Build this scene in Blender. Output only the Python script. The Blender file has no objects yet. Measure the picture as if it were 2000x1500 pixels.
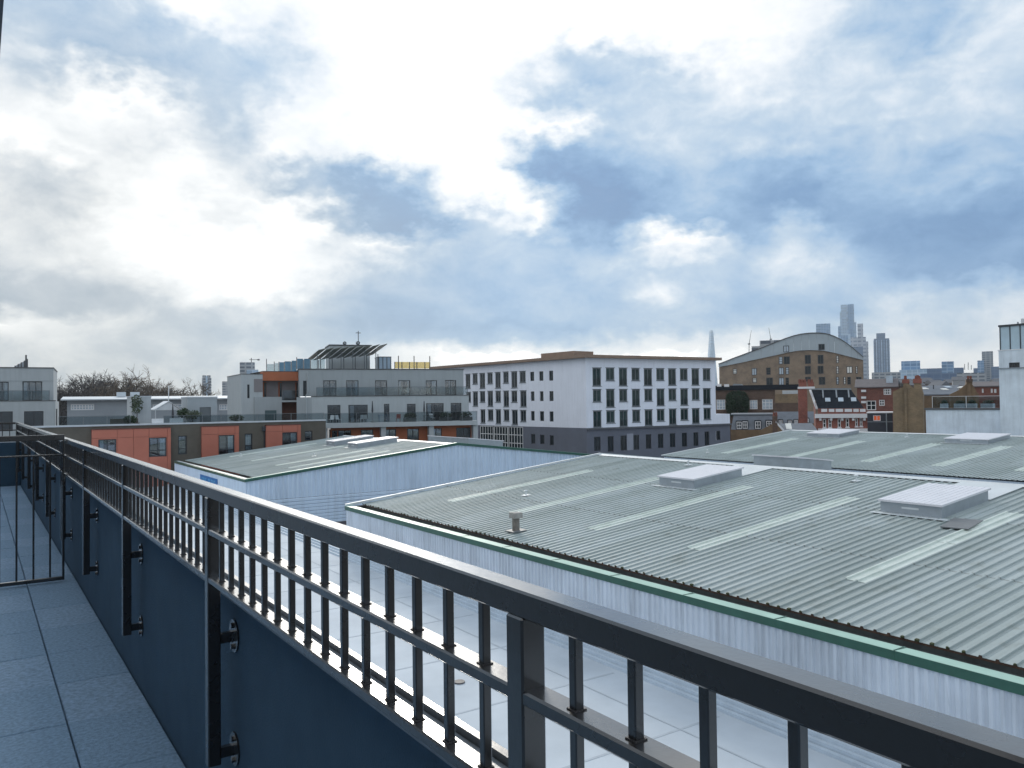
import bpy, math, random
from mathutils import Vector, Matrix
rnd = random.Random(7)
SC = bpy.context.scene
COL = SC.collection
# ------------------------------------------------------------------ camera
FPX, PITCH, ROLL, YAW, CZ = 1560.0, math.radians(1.29), math.radians(0.7), math.radians(33.9), 14.0
_f = Vector((math.sin(YAW), math.cos(YAW), 0)); _r = Vector((math.cos(YAW), -math.sin(YAW), 0)); _u = Vector((0, 0, 1))
FW = _f*math.cos(PITCH) + _u*math.sin(PITCH)
_U = _u*math.cos(PITCH) - _f*math.sin(PITCH)
RT = _r*math.cos(ROLL) - _U*math.sin(ROLL)
UP = _U*math.cos(ROLL) + _r*math.sin(ROLL)
CAM = Vector((0, 0, CZ))
cam = bpy.data.cameras.new('camera'); cam.sensor_width = 36; cam.lens = FPX/2000*36
cam.clip_start = 0.05; cam.clip_end = 30000
camo = bpy.data.objects.new('camera', cam); COL.objects.link(camo)
M = Matrix((RT, UP, -FW)).transposed().to_4x4(); M.translation = CAM
camo.matrix_world = M
SC.camera = camo

def ray(px, py): return RT*((px-1000)/FPX) - UP*((py-750)/FPX) + FW
def onx(px, py, x): d = ray(px, py); return CAM + d*(x/d.x)
def ony(px, py, y): d = ray(px, py); return CAM + d*(y/d.y)
def onz(px, py, z): d = ray(px, py); return CAM + d*((z-CZ)/d.z)
def atd(px, py, dist): return CAM + ray(px, py)*dist
def azel(px, py):
    d = ray(px, py).normalized(); return math.atan2(d.x, d.y), math.asin(d.z)

# ------------------------------------------------------------------ render settings, world, sun
SC.render.engine = 'CYCLES'
SC.cycles.use_denoising = True
SC.cycles.max_bounces = 6; SC.cycles.transparent_max_bounces = 12; SC.cycles.volume_bounces = 0
SC.view_settings.view_transform = 'Standard'; SC.view_settings.look = 'None'
SC.view_settings.exposure = 0.35; SC.view_settings.gamma = 1.0; SC.view_settings.use_curve_mapping = False
SUN_AZ, SUN_EL = azel(690, 60)
world = bpy.data.worlds.new('World'); SC.world = world; world.use_nodes = True
class NT:
    def __init__(s, tree): s.t = tree; s.n = tree.nodes; s.l = tree.links
    def node(s, typ, **kw):
        n = s.n.new(typ)
        for k, v in kw.items(): setattr(n, k, v)
        return n
    def put(s, sock, v):
        if isinstance(v, bpy.types.NodeSocket): s.l.new(v, sock)
        elif v is not None: sock.default_value = v
    def math(s, op, a, b=None, c=None, clamp=False):
        n = s.node('ShaderNodeMath', operation=op, use_clamp=clamp); s.put(n.inputs[0], a)
        if b is not None: s.put(n.inputs[1], b)
        if c is not None: s.put(n.inputs[2], c)
        return n.outputs[0]
    def vmath(s, op, a, b=None):
        n = s.node('ShaderNodeVectorMath', operation=op); s.put(n.inputs[0], a)
        if b is not None: s.put(n.inputs[1], b)
        return n.outputs['Value'] if op in ('LENGTH', 'DOT_PRODUCT') else n.outputs[0]
    def noise(s, vec, scale, detail=5, rough=.55, dist=0.0, color=False):
        n = s.node('ShaderNodeTexNoise'); s.put(n.inputs['Vector'], vec); n.inputs['Scale'].default_value = scale
        n.inputs['Detail'].default_value = detail; n.inputs['Roughness'].default_value = rough; n.inputs['Distortion'].default_value = dist
        return n.outputs['Color'] if color else n.outputs[0]
    def mix(s, fac, a, b, mode='MIX'):
        n = s.node('ShaderNodeMix', data_type='RGBA', blend_type=mode); s.put(n.inputs[0], fac); s.put(n.inputs[6], a); s.put(n.inputs[7], b)
        return n.outputs[2]
    def ramp(s, fac, stops, interp='LINEAR'):
        n = s.node('ShaderNodeValToRGB'); n.color_ramp.interpolation = interp; e = n.color_ramp.elements
        while len(e) < len(stops): e.new(0.5)
        for q, (p, c) in zip(e, stops): q.position = p; q.color = (*c, 1) if len(c) == 3 else c
        s.put(n.inputs[0], fac); return n.outputs[0]
    def xyz(s, x, y, z=0.0):
        n = s.node('ShaderNodeCombineXYZ'); s.put(n.inputs[0], x); s.put(n.inputs[1], y); s.put(n.inputs[2], z); return n.outputs[0]
    def sep(s, v):
        n = s.node('ShaderNodeSeparateXYZ'); s.put(n.inputs[0], v); return n.outputs

SKY_ROWS = [  # cloud thickness in hundredths, read every 80 px across the sky; 0 = thin and bright, 100 = thick blue-grey
    (0, '45 50 50 40 10 5 10 10 5 0 0 5 0 0 0 0 0 0 5 15 30 45 55 55 50 50'),
    (60, '50 55 55 50 12 8 20 25 10 0 0 0 0 0 0 0 0 0 5 10 25 50 60 60 55 55'),
    (120, '50 55 60 60 50 45 45 40 15 0 0 0 5 15 48 48 10 5 10 10 30 50 60 72 55 38'),
    (180, '40 50 60 65 60 55 50 35 15 0 0 0 5 35 58 52 46 40 30 30 35 40 55 72 38 33'),
    (240, '25 20 12 10 12 35 58 18 10 5 0 0 0 3 6 46 50 50 45 45 40 40 40 45 40 40'),
    (300, '15 15 25 30 25 30 35 10 25 18 0 0 3 62 78 62 50 50 50 50 45 45 45 45 45 45'),
    (350, '3 8 20 20 8 8 42 62 62 78 42 3 0 88 92 76 60 60 70 76 60 60 60 55 50 50'),
    (400, '32 38 42 20 3 20 8 5 60 88 82 28 0 8 92 98 76 65 70 86 82 70 65 65 60 60'),
    (440, '32 42 36 8 8 26 20 3 5 70 88 80 38 5 86 98 70 76 76 86 86 80 76 76 76 76'),
    (478, '25 36 20 3 0 3 8 8 30 5 35 52 56 60 66 72 3 3 78 48 52 82 88 88 88 88'),
    (530, '32 32 20 26 8 0 0 3 20 52 62 66 60 55 55 50 48 55 50 32 38 66 82 88 88 86'),
    (580, '52 52 46 52 40 8 3 8 46 68 66 66 60 60 60 55 15 50 62 56 50 60 78 88 88 82'),
    (615, '58 58 56 50 45 40 40 42 62 72 72 72 66 66 66 66 56 62 68 66 62 62 50 56 48 36'),
    (640, '8 16 26 38 42 48 52 54 66 72 74 74 74 74 72 68 60 56 56 58 56 46 36 40 36 32'),
    (664, '20 26 34 40 46 50 52 52 60 68 70 68 60 56 48 36 26 24 24 38 46 40 38 42 38 34'),
    (690, '42 40 38 44 50 46 36 42 46 40 18 4 0 0 0 0 0 0 4 20 34 34 30 34 30 26'),
    (722, '40 46 46 46 46 44 40 40 38 30 16 8 4 4 4 4 4 4 8 14 22 16 14 18 18 18'),
    (780, '36 38 38 38 36 34 32 30 26 22 16 10 8 8 8 8 8 8 10 12 14 14 14 16 16 16')]
def build_world():
    w = NT(world.node_tree); w.n.clear()
    out = w.node('ShaderNodeOutputWorld'); bg = w.node('ShaderNodeBackground'); w.l.new(bg.outputs[0], out.inputs[0])
    tc = w.node('ShaderNodeTexCoord'); d = tc.outputs['Generated']
    x, y, z = w.sep(d)
    sky = w.node('ShaderNodeTexSky', sky_type='NISHITA'); sky.sun_disc = False
    sky.sun_elevation = SUN_EL; sky.sun_rotation = SUN_AZ; sky.altitude = 30; sky.air_density = 1.2; sky.dust_density = 1.5
    az = w.math('ARCTAN2', x, y); el = w.math('ARCSINE', z)
    # cloud edges billow: the direction is warped at two sizes, flatter towards the horizon
    AE = w.xyz(az, w.math('MULTIPLY', el, 1.6), 0.0)
    amp = w.math('ADD', .25, w.math('MULTIPLY', w.math('MAXIMUM', el, 0.0), 2.6), clamp=True)
    def sca(v, k):
        n = w.node('ShaderNodeVectorMath', operation='SCALE'); w.l.new(v, n.inputs[0]); w.put(n.inputs[3], k); return n.outputs[0]
    w1 = w.vmath('SUBTRACT', w.noise(AE, 9.0, 3, .6, color=True), (.5, .5, .5)); w2 = w.vmath('SUBTRACT', w.noise(AE, 32.0, 3, .6, color=True), (.5, .5, .5))
    A = w.vmath('ADD', w.vmath('ADD', w.xyz(az, el, 0.0), sca(w1, w.math('MULTIPLY', amp, WARP1))), sca(w2, w.math('MULTIPLY', amp, WARP2)))
    a_, e_, _ = w.sep(A)
    az0, az1 = azel(0, 400)[0], azel(2000, 400)[0]
    tx = w.math('DIVIDE', w.math('SUBTRACT', a_, az0), az1-az0)
    els = [azel(1000, r[0])[1] for r in SKY_ROWS]; T = None
    for k, (py, vals) in enumerate(SKY_ROWS):
        v = [int(q)/100 for q in vals.split()]
        st = [((azel(i*80, 400)[0]-az0)/(az1-az0), (q, q, q)) for i, q in enumerate(v)]
        r = w.ramp(tx, st)
        lo = els[k+1] if k+1 < len(els) else els[k]-.3; hi = els[k-1] if k else els[k]+.3
        up = w.math('DIVIDE', w.math('SUBTRACT', e_, lo), els[k]-lo, clamp=True); dn = w.math('DIVIDE', w.math('SUBTRACT', hi, e_), hi-els[k], clamp=True)
        wt = w.math('MINIMUM', up, dn)
        T = w.math('MULTIPLY', r, wt) if T is None else w.math('MULTIPLY_ADD', r, wt, T)
    # the same broken cloud goes on all round
    zz = w.math('ADD', w.math('MAXIMUM', z, 0.0), .18); P = w.xyz(w.math('DIVIDE', x, zz), w.math('DIVIDE', y, zz), .37)
    n1 = w.noise(P, 1.1, 4, .55); Tout = w.math('ADD', .32, w.math('MULTIPLY', w.math('SUBTRACT', n1, .5), 1.9), clamp=True)
    ea = w.math('DIVIDE', w.math('SUBTRACT', w.math('ABSOLUTE', w.math('SUBTRACT', az, (az0+az1)/2)), (az1-az0)/2), .25, clamp=True); eb = w.math('DIVIDE', w.math('SUBTRACT', el, els[0]), .2, clamp=True)
    o = w.math('MAXIMUM', ea, eb); T = w.math('ADD', w.math('MULTIPLY', T, w.math('SUBTRACT', 1.0, o)), w.math('MULTIPLY', Tout, o))
    T = w.math('MULTIPLY', T, 1.05)
    n2 = w.noise(AE, 15.0, 7, .64, .3); n3 = w.noise(AE, 5.0, 5, .6, .2)
    n2 = w.math('ADD', n2, w.math('MULTIPLY', w.math('SUBTRACT', n3, .5), .35))
    f = w.math('ADD', T, w.math('MULTIPLY', w.math('SUBTRACT', n2, .5), w.math('MULTIPLY', NAMP, w.math('MINIMUM', w.math('ADD', .30, T), w.math('SUBTRACT', 1.35, T)))))
    blue = w.ramp(f, [(0.0, (1.7, 1.69, 1.66)), (.035, (1.05, 1.05, 1.05)), (.09, (.83, .845, .855)), (.16, (.765, .79, .815)), (.27, (.67, .715, .765)), (.48, (.44, .54, .65)), (.72, (.275, .410, .585)), (.92, (.160, .280, .465)), (1.0, (.13, .24, .42))])
    grey = w.ramp(f, [(0.0, (1.7, 1.68, 1.63)), (.035, (1.05, 1.045, 1.02)), (.09, (.83, .835, .825)), (.16, (.76, .77, .765)), (.27, (.66, .675, .675)), (.5, (.435, .475, .51)), (.75, (.31, .365, .42)), (1.0, (.20, .26, .33))])
    side = w.math('DIVIDE', w.math('SUBTRACT', az, azel(250, 400)[0]), azel(1000, 400)[0]-azel(250, 400)[0])
    side = w.math('ADD', w.math('MAXIMUM', side, 0.0), w.math('MULTIPLY', w.math('SUBTRACT', el, .22, clamp=True), 4.0), clamp=True)
    side = w.math('MAXIMUM', side, ea)
    c = w.mix(side, grey, blue)
    # breaks of clear sky in the thickest blue
    bl = w.mix(1.0, sky.outputs[0], (.06, .065, .075, 1), 'MULTIPLY')
    c = w.mix(w.math('MULTIPLY', w.math('SUBTRACT', f, .8, clamp=True), .25, clamp=True), c, bl)
    low = w.math('POWER', w.math('SUBTRACT', 1.0, w.math('MULTIPLY', w.math('ABSOLUTE', el), 7.0, clamp=True), clamp=True), 1.3)
    c = w.mix(w.math('MULTIPLY', low, .8), c, (1.0, .94, .84, 1), 'MULTIPLY')
    w.put(bg.inputs[0], c); bg.inputs[1].default_value = 1.0
WARP1, WARP2, NAMP = .10, .06, .95
build_world()
sun = bpy.data.lights.new('sun', 'SUN'); sun.energy = 1.4; sun.angle = math.radians(14); sun.color = (1.0, .94, .85)
suno = bpy.data.objects.new('sun', sun); COL.objects.link(suno)
_s = Vector((math.cos(SUN_EL)*math.sin(SUN_AZ), math.cos(SUN_EL)*math.cos(SUN_AZ), math.sin(SUN_EL)))
suno.rotation_euler = _s.to_track_quat('Z', 'Y').to_euler(); suno.location = (0, 0, 200)

# ------------------------------------------------------------------ materials
MATS = {}
def mat(name, col, rough=.7, var=.18, scale=1.5, bump=0.0, bscale=30.0, spec=.5, metal=0.0, streak=0.0, coat=0.0, col2=None, stretch=None, alpha=None, emit=None):
    if name in MATS: return MATS[name]
    m = bpy.data.materials.new(name); m.use_nodes = True; MATS[name] = m
    t = NT(m.node_tree); b = t.n['Principled BSDF']
    tc = t.node('ShaderNodeTexCoord'); geo = t.node('ShaderNodeNewGeometry'); pos = geo.outputs['Position']
    mp = t.node('ShaderNodeMapping'); t.l.new(pos, mp.inputs[0]); mp.inputs['Scale'].default_value = stretch or (1, 1, 1)
    n = t.noise(mp.outputs[0], scale, 6, .6)
    dark = tuple(c*(1-var) for c in col); lite = tuple(min(1, c*(1+var)) for c in col)
    c = t.ramp(n, [(.25, dark), (.75, col2 or lite)])
    if streak:
        mp2 = t.node('ShaderNodeMapping'); t.l.new(pos, mp2.inputs[0]); mp2.inputs['Scale'].default_value = (1.3, 1.3, .09)
        s = t.noise(mp2.outputs[0], 2.2, 6, .7)
        s = t.ramp(s, [(.46, (1, 1, 1)), (.72, (1-streak,)*3)])
        c = t.mix(1.0, c, s, 'MULTIPLY')
    t.put(b.inputs['Base Color'], c)
    rn = t.math('ADD', t.math('MULTIPLY', t.math('SUBTRACT', t.noise(pos, scale*2.3, 4), .5), .25*rough), rough, clamp=True)
    t.put(b.inputs['Roughness'], rn)
    b.inputs['Specular IOR Level'].default_value = spec; b.inputs['Metallic'].default_value = metal
    b.inputs['Coat Weight'].default_value = coat; b.inputs['Coat Roughness'].default_value = .12
    if emit: b.inputs['Emission Color'].default_value = (*emit[0], 1); b.inputs['Emission Strength'].default_value = emit[1]
    if bump:
        bp = t.node('ShaderNodeBump'); bp.inputs['Strength'].default_value = bump; bp.inputs['Distance'].default_value = .01
        t.put(bp.inputs['Height'], t.noise(pos, bscale, 5, .6)); t.l.new(bp.outputs[0], b.inputs['Normal'])
    return m
def brickmat(name, c1, c2, mortar, scale=1.0, axis=0):
    if name in MATS: return MATS[name]
    m = bpy.data.materials.new(name); m.use_nodes = True; MATS[name] = m
    t = NT(m.node_tree); b = t.n['Principled BSDF']; geo = t.node('ShaderNodeNewGeometry'); x, y, z = t.sep(geo.outputs['Position'])
    nx, ny, nz = t.sep(geo.outputs['Normal'])
    h = t.math('ADD', t.math('MULTIPLY', x, .707), t.math('MULTIPLY', y, -.707)) if axis == 0 else (x if axis == 1 else y)
    br = t.node('ShaderNodeTexBrick'); t.put(br.inputs['Vector'], t.xyz(h, z, 0.0)); br.inputs['Scale'].default_value = 4.4*scale
    br.inputs['Color1'].default_value = (*c1, 1); br.inputs['Color2'].default_value = (*c2, 1); br.inputs['Mortar'].default_value = (*mortar, 1)
    br.inputs['Mortar Size'].default_value = .02; br.inputs['Row Height'].default_value = .33; br.inputs['Brick Width'].default_value = 1.0
    n = t.noise(geo.outputs['Position'], .5, 7, .65); k = t.ramp(n, [(.3, (.66, .66, .68)), (.7, (1.15, 1.12, 1.08))])
    t.put(b.inputs['Base Color'], t.mix(1.0, br.outputs[0], k, 'MULTIPLY')); b.inputs['Roughness'].default_value = .88
    return m
def glassmat(name, tint, transp, rough=.03, refl=.0):
    if name in MATS: return MATS[name]
    m = bpy.data.materials.new(name); m.use_nodes = True; MATS[name] = m
    t = NT(m.node_tree); t.n.clear(); o = t.node('ShaderNodeOutputMaterial')
    tr = t.node('ShaderNodeBsdfTransparent'); tr.inputs[0].default_value = (*[c*transp for c in tint], 1)
    gl = t.node('ShaderNodeBsdfGlossy'); gl.inputs['Roughness'].default_value = rough; gl.inputs[0].default_value = (.9, .95, 1, 1)
    fr = t.node('ShaderNodeFresnel'); fr.inputs[0].default_value = 1.5
    mx = t.node('ShaderNodeMixShader'); t.put(mx.inputs[0], t.math('ADD', fr.outputs[0], refl, clamp=True)); t.l.new(tr.outputs[0], mx.inputs[1]); t.l.new(gl.outputs[0], mx.inputs[2])
    t.l.new(mx.outputs[0], o.inputs[0]); return m
def curtainwall(name, frame, glass, fx, fz, rough=.2, metal=0.0, lo=.12):
    """far glass tower: floors and mullions too far away to pick apart"""
    if name in MATS: return MATS[name]
    m = bpy.data.materials.new(name); m.use_nodes = True; MATS[name] = m
    t = NT(m.node_tree); b = t.n['Principled BSDF']; geo = t.node('ShaderNodeNewGeometry'); x, y, z = t.sep(geo.outputs['Position'])
    h = t.math('ADD', t.math('MULTIPLY', x, .80), t.math('MULTIPLY', y, -.60))
    a = t.math('LESS_THAN', t.math('FRACT', t.math('DIVIDE', h, fx)), lo); c = t.math('LESS_THAN', t.math('FRACT', t.math('DIVIDE', z, fz)), lo*2)
    k = t.math('MAXIMUM', a, c)
    cell = t.node('ShaderNodeTexWhiteNoise', noise_dimensions='2D'); t.put(cell.inputs['Vector'], t.xyz(t.math('FLOOR', t.math('DIVIDE', h, fx*2)), t.math('FLOOR', t.math('DIVIDE', z, fz)), 0.0))
    g = t.mix(t.math('MULTIPLY', cell.outputs[0], .5), (*glass, 1), (*[v*1.9 for v in glass], 1))
    t.put(b.inputs['Base Color'], t.mix(k, g, (*frame, 1))); b.inputs['Roughness'].default_value = rough; b.inputs['Metallic'].default_value = metal
    return m

# ------------------------------------------------------------------ mesh helpers
class MB:
    def __init__(s): s.v = []; s.f = []
    def quad(s, a, b, c, d): i = len(s.v); s.v += [tuple(a), tuple(b), tuple(c), tuple(d)]; s.f.append((i, i+1, i+2, i+3)); return s
    def poly(s, pts): i = len(s.v); s.v += [tuple(p) for p in pts]; s.f.append(tuple(range(i, i+len(pts)))); return s
    def obox(s, o, ax, ay, az):
        """box with corner o and three edge vectors"""
        o = Vector(o); ax = Vector(ax); ay = Vector(ay); az = Vector(az); i = len(s.v)
        if ax.cross(ay).dot(az) < 0: o = o+az; az = -az
        for p in (o, o+ax, o+ax+ay, o+ay, o+az, o+ax+az, o+ax+ay+az, o+ay+az): s.v.append(tuple(p))
        s.f += [(i, i+3, i+2, i+1), (i+4, i+5, i+6, i+7), (i, i+1, i+5, i+4), (i+1, i+2, i+6, i+5), (i+2, i+3, i+7, i+6), (i+3, i, i+4, i+7)]
        return s
    def box(s, x0, x1, y0, y1, z0, z1): return s.obox((x0, y0, z0), (x1-x0, 0, 0), (0, y1-y0, 0), (0, 0, z1-z0))
    def cbox(s, x0, x1, y0, y1, z0, z1, c=.003):
        """box with chamfered edges"""
        i = len(s.v)
        xs, ys, zs = (x0, x1), (y0, y1), (z0, z1); idx = {}
        for a in (0, 1):
            for b in (0, 1):
                for d in (0, 1):
                    sx, sy, sz = (c if a == 0 else -c), (c if b == 0 else -c), (c if d == 0 else -c)
                    X, Y, Z = xs[a], ys[b], zs[d]
                    for k, p in enumerate(((X, Y+sy, Z+sz), (X+sx, Y, Z+sz), (X+sx, Y+sy, Z))):
                        idx[a, b, d, k] = len(s.v); s.v.append(p)
        I = idx
        def fc(l):
            ps = [Vector(s.v[q]) for q in l]; n = (ps[1]-ps[0]).cross(ps[2]-ps[0]); ctr = Vector(((x0+x1)/2, (y0+y1)/2, (z0+z1)/2))
            s.f.append(tuple(l) if n.dot(ps[0]-ctr) > 0 else tuple(reversed(l)))
        for a in (0, 1): fc([I[a, 0, 0, 0], I[a, 1, 0, 0], I[a, 1, 1, 0], I[a, 0, 1, 0]])
        for b in (0, 1): fc([I[0, b, 0, 1], I[1, b, 0, 1], I[1, b, 1, 1], I[0, b, 1, 1]])
        for d in (0, 1): fc([I[0, 0, d, 2], I[1, 0, d, 2], I[1, 1, d, 2], I[0, 1, d, 2]])
        for b in (0, 1):
            for d in (0, 1): fc([I[0, b, d, 1], I[1, b, d, 1], I[1, b, d, 2], I[0, b, d, 2]])
        for a in (0, 1):
            for d in (0, 1): fc([I[a, 0, d, 0], I[a, 1, d, 0], I[a, 1, d, 2], I[a, 0, d, 2]])
        for a in (0, 1):
            for b in (0, 1): fc([I[a, b, 0, 0], I[a, b, 1, 0], I[a, b, 1, 1], I[a, b, 0, 1]])
        for a in (0, 1):
            for b in (0, 1):
                for d in (0, 1): fc([I[a, b, d, 0], I[a, b, d, 1], I[a, b, d, 2]])
        return s
    def tube(s, pts, rad, n=6, cap=True):
        pts = [Vector(p) for p in pts]; rad = rad if isinstance(rad, (list, tuple)) else [rad]*len(pts); rings = []
        for k, p in enumerate(pts):
            d = (pts[min(k+1, len(pts)-1)]-pts[max(k-1, 0)])
            d = d.normalized() if d.length > 1e-9 else Vector((0, 0, 1))
            a = d.cross(Vector((0, 0, 1))) if abs(d.z) < .9 else d.cross(Vector((1, 0, 0))); a.normalize(); b = d.cross(a)
            i = len(s.v)
            for q in range(n): t = 2*math.pi*q/n; s.v.append(tuple(p+(a*math.cos(t)+b*math.sin(t))*rad[k]))
            rings.append(i)
        for a, b in zip(rings, rings[1:]):
            for q in range(n): s.f.append((a+q, b+q, b+(q+1) % n, a+(q+1) % n))
        if cap: s.f.append(tuple(rings[0]+q for q in range(n))); s.f.append(tuple(rings[-1]+n-1-q for q in range(n)))
        return s
    def prism(s, pts, ext):
        """closed outline pts extruded by ext"""
        ext = Vector(ext); pts = [Vector(p) for p in pts]; n = Vector((0, 0, 0))
        for a, b in zip(pts, pts[1:]+pts[:1]): n += a.cross(b)
        if n.dot(ext) > 0: pts.reverse()
        i = len(s.v); k = len(pts); s.v += [tuple(p) for p in pts]+[tuple(p+ext) for p in pts]
        s.f.append(tuple(range(i, i+k))); s.f.append(tuple(range(i+2*k-1, i+k-1, -1)))
        for q in range(k): s.f.append((i+q, i+k+q, i+k+(q+1) % k, i+(q+1) % k))
        return s
    def mesh(s, name, m):
        me = bpy.data.meshes.new(name); me.from_pydata(s.v, [], s.f); me.validate()
        if m: me.materials.append(m)
        return me
    def build(s, name, m, parent=None, loc=None):
        return obj(name, s.mesh(name, m), parent, loc)
def obj(name, me, parent=None, loc=None):
    o = bpy.data.objects.new(name, me); COL.objects.link(o)
    if loc is not None: o.location = loc
    if parent is not None: o.parent = parent
    return o
def tag(o, label=None, cat=None, group=None, kind=None):
    for k, v in (('label', label), ('category', cat), ('group', group), ('kind', kind)):
        if v: o[k] = v
    return o
def thing(name, label, cat, group=None):
    o = bpy.data.objects.new(name, None); COL.objects.link(o); o.empty_display_size = .1
    return tag(o, label, cat, group)
def struct(name, mb, m, label=None): return tag(mb.build(name, m), label, None, None, 'structure')
def smooth(o):
    for p in o.data.polygons: p.use_smooth = True
    return o

# ------------------------------------------------------------------ the balcony we stand on
FL = CZ-1.4
m_paint = mat('railing_paint', (.012, .0105, .0105), .28, .12, 6, spec=.6, coat=1.0, bump=.05, bscale=60)
m_weld = mat('weld_bead', (.05, .045, .044), .4, .3, 60, bump=.5, bscale=200)
m_parapet = mat('parapet_paint', (.05, .10, .15), .8, .10, 3, bump=.25, bscale=150)
m_coping = mat('coping_metal', (.30, .33, .36), .7, .12, 4, spec=.3)
m_paver = mat('concrete_paver', (.24, .36, .49), .85, .36, 55, bump=.55, bscale=160)
m_paver2 = mat('concrete_paver_pale', (.275, .395, .53), .85, .36, 48, bump=.55, bscale=160)
m_bed = mat('paver_joint', (.03, .035, .04), .95)
m_own = mat('own_facade_render', (.20, .25, .30), .9, .06, 2)
m_soffit = mat('soffit_board', (.09, .10, .12), .8)
YG, YEND, YS = 7.36, 16.8, -3.2
floor = struct('balcony_floor', MB().box(-1.35, .69, YS, YEND+.2, FL-.30, FL-.045), m_bed, 'long narrow balcony floor of pale concrete pavers behind the dark railing')
k = 0; pv = {}
for j in range(-13, 21):
    y0 = 4.672+.6*j; y1 = y0+.6
    if y0 < YS or y0 > YEND-.1: continue
    y1 = min(y1, YEND+.18)
    for x0, x1 in ((-1.35, -.857), (-.857, -.257), (-.257, .343), (.343, .684)):
        w = (round(x1-x0, 3), round(y1-y0, 3), (k*7+j*3) % 3 == 0)
        if w not in pv: pv[w] = MB().cbox(.003, x1-x0-.003, .003, y1-y0-.003, -.04, 0, .004).mesh('paver', m_paver2 if w[2] else m_paver)
        obj('paver', pv[w], floor, (x0, y0, FL+rnd.uniform(-.0015, .0015))); k += 1
own = thing('apartment_building', 'grey rendered apartment block whose balcony overlooks the warehouse roofs', 'building')
MB().box(-1.65, -1.36, YS, YEND+.2, FL-.3, CZ+1.95).build('wall', m_own, own)
MB().box(-.02, .108, YS, YEND+4, CZ+1.95, CZ+2.1).build('overhang_edge_beam', m_soffit, own)  # overhang thinned to an open beam on added brackets, letting sky light reach the pavers
for q in range(6): MB().box(-1.40, -.021, YS+q*4.4, YS+.1+q*4.4, CZ+1.97, CZ+2.07).build('added_beam_bracket', m_soffit, own)
MB().box(-1.65, .735, YS, YEND+.43, 0, FL-.31).build('lower_wall', m_own, own)
par = thing('parapet_wall', 'smooth dark blue grey parapet wall along the balcony, railing brackets bolted to it', 'wall')
PT = CZ-.615
MB().box(.686, .738, YS, YEND+.44, FL-.30, PT).build('wall', m_parapet, par)
MB().box(-1.3, .684, YEND+.2, YEND+.44, FL-.30, PT).build('end_wall', m_parapet, par)
MB().box(.668, .748, YS, YEND+.46, PT+.001, PT+.012).build('coping', m_coping, par)
MB().box(.731, .747, YS, YEND+.3, PT+.0125, PT+.028).build('edge_lip', m_paint, par)
# balustrade: rails, posts with wall brackets, bars
XB0, XB1 = .60, .64
bal = thing('balustrade', 'dark brown glossy steel railing with square bars running along the balcony', 'railing')
def rail(name, zt, zb, y0=YS, y1=YEND, x0=XB0, x1=XB1, p=bal): return MB().cbox(x0, x1, y0, y1, CZ-zb, CZ-zt, .003).build(name, m_paint, p)
rail('handrail', .2507, .2875, x1=.6395); rail('middle_rail', .3819, .4013, x1=.6385); rail('bottom_rail', .5314, .5500, x1=.6385)
YP0, PP = .8945, 1.7195
post_me = MB().cbox(.5985, .6375, -.0195, .0195, CZ-1.118, CZ-.286, .003).mesh('post', m_paint)
bar_me = MB().cbox(.6125, .6265, -.0068, .0068, CZ-.540, CZ-.2860, .0015).mesh('bar', m_paint)
arm_me = MB().cbox(.6372, .684, -.012, .012, -.016, .016, .002).mesh('bracket_arm', m_paint)
pl = MB(); pl.tube([(.680, 0, 0), (.6858, 0, 0)], .052, 14); pl.tube([(.672, 0, .033), (.681, 0, .033)], .009, 6); pl.tube([(.672, 0, -.033), (.681, 0, -.033)], .009, 6)
plate_me = pl.mesh('wall_plate', m_paint)
weld_me = MB().prism([(.6105, -.0088, 0), (.6285, -.0088, 0), (.6285, .0088, 0), (.6105, .0088, 0)], (0, 0, .0018)).mesh('weld', m_weld)
for i in range(-2, 10):
    yp = YP0+PP*i
    if not YS < yp < YEND-.05: continue
    p = obj('post', post_me, bal, (0, yp, 0))
    for zz in (-.73, -1.085):
        obj('bracket_arm', arm_me, p, (0, 0, CZ+zz)); obj('wall_plate', plate_me, p, (0, 0, CZ+zz))
    for q in range(1, 16):
        yb = yp+q*PP/16
        if yb > YEND-.06 or yb < -.6: continue
        b = obj('bar', bar_me, bal, (0, yb, 0))
        if yb < 4.5:
            for zz in (-.3819, -.5314): obj('weld', weld_me, b, (0, 0, CZ+zz))
MB().cbox(.5985, .6375, YEND-.04, YEND, CZ-1.118, CZ-.286).build('corner_post', m_paint, bal)
# railing across the far end
ret = thing('balustrade', 'short dark railing closing the far end of the balcony above pale parapet', 'railing')
for n, a, b in (('handrail', .2507, .2875), ('middle_rail', .3819, .4013), ('bottom_rail', .5314, .55)):
    MB().cbox(-1.3, .597, YEND-.04, YEND-.001, CZ-b, CZ-a).build(n, m_paint, ret)
for q in range(16): obj('bar', MB().cbox(.50-q*.11, .514-q*.11, YEND-.027, YEND-.013, CZ-.532, CZ-.287).mesh('bar', m_paint), ret)
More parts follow.
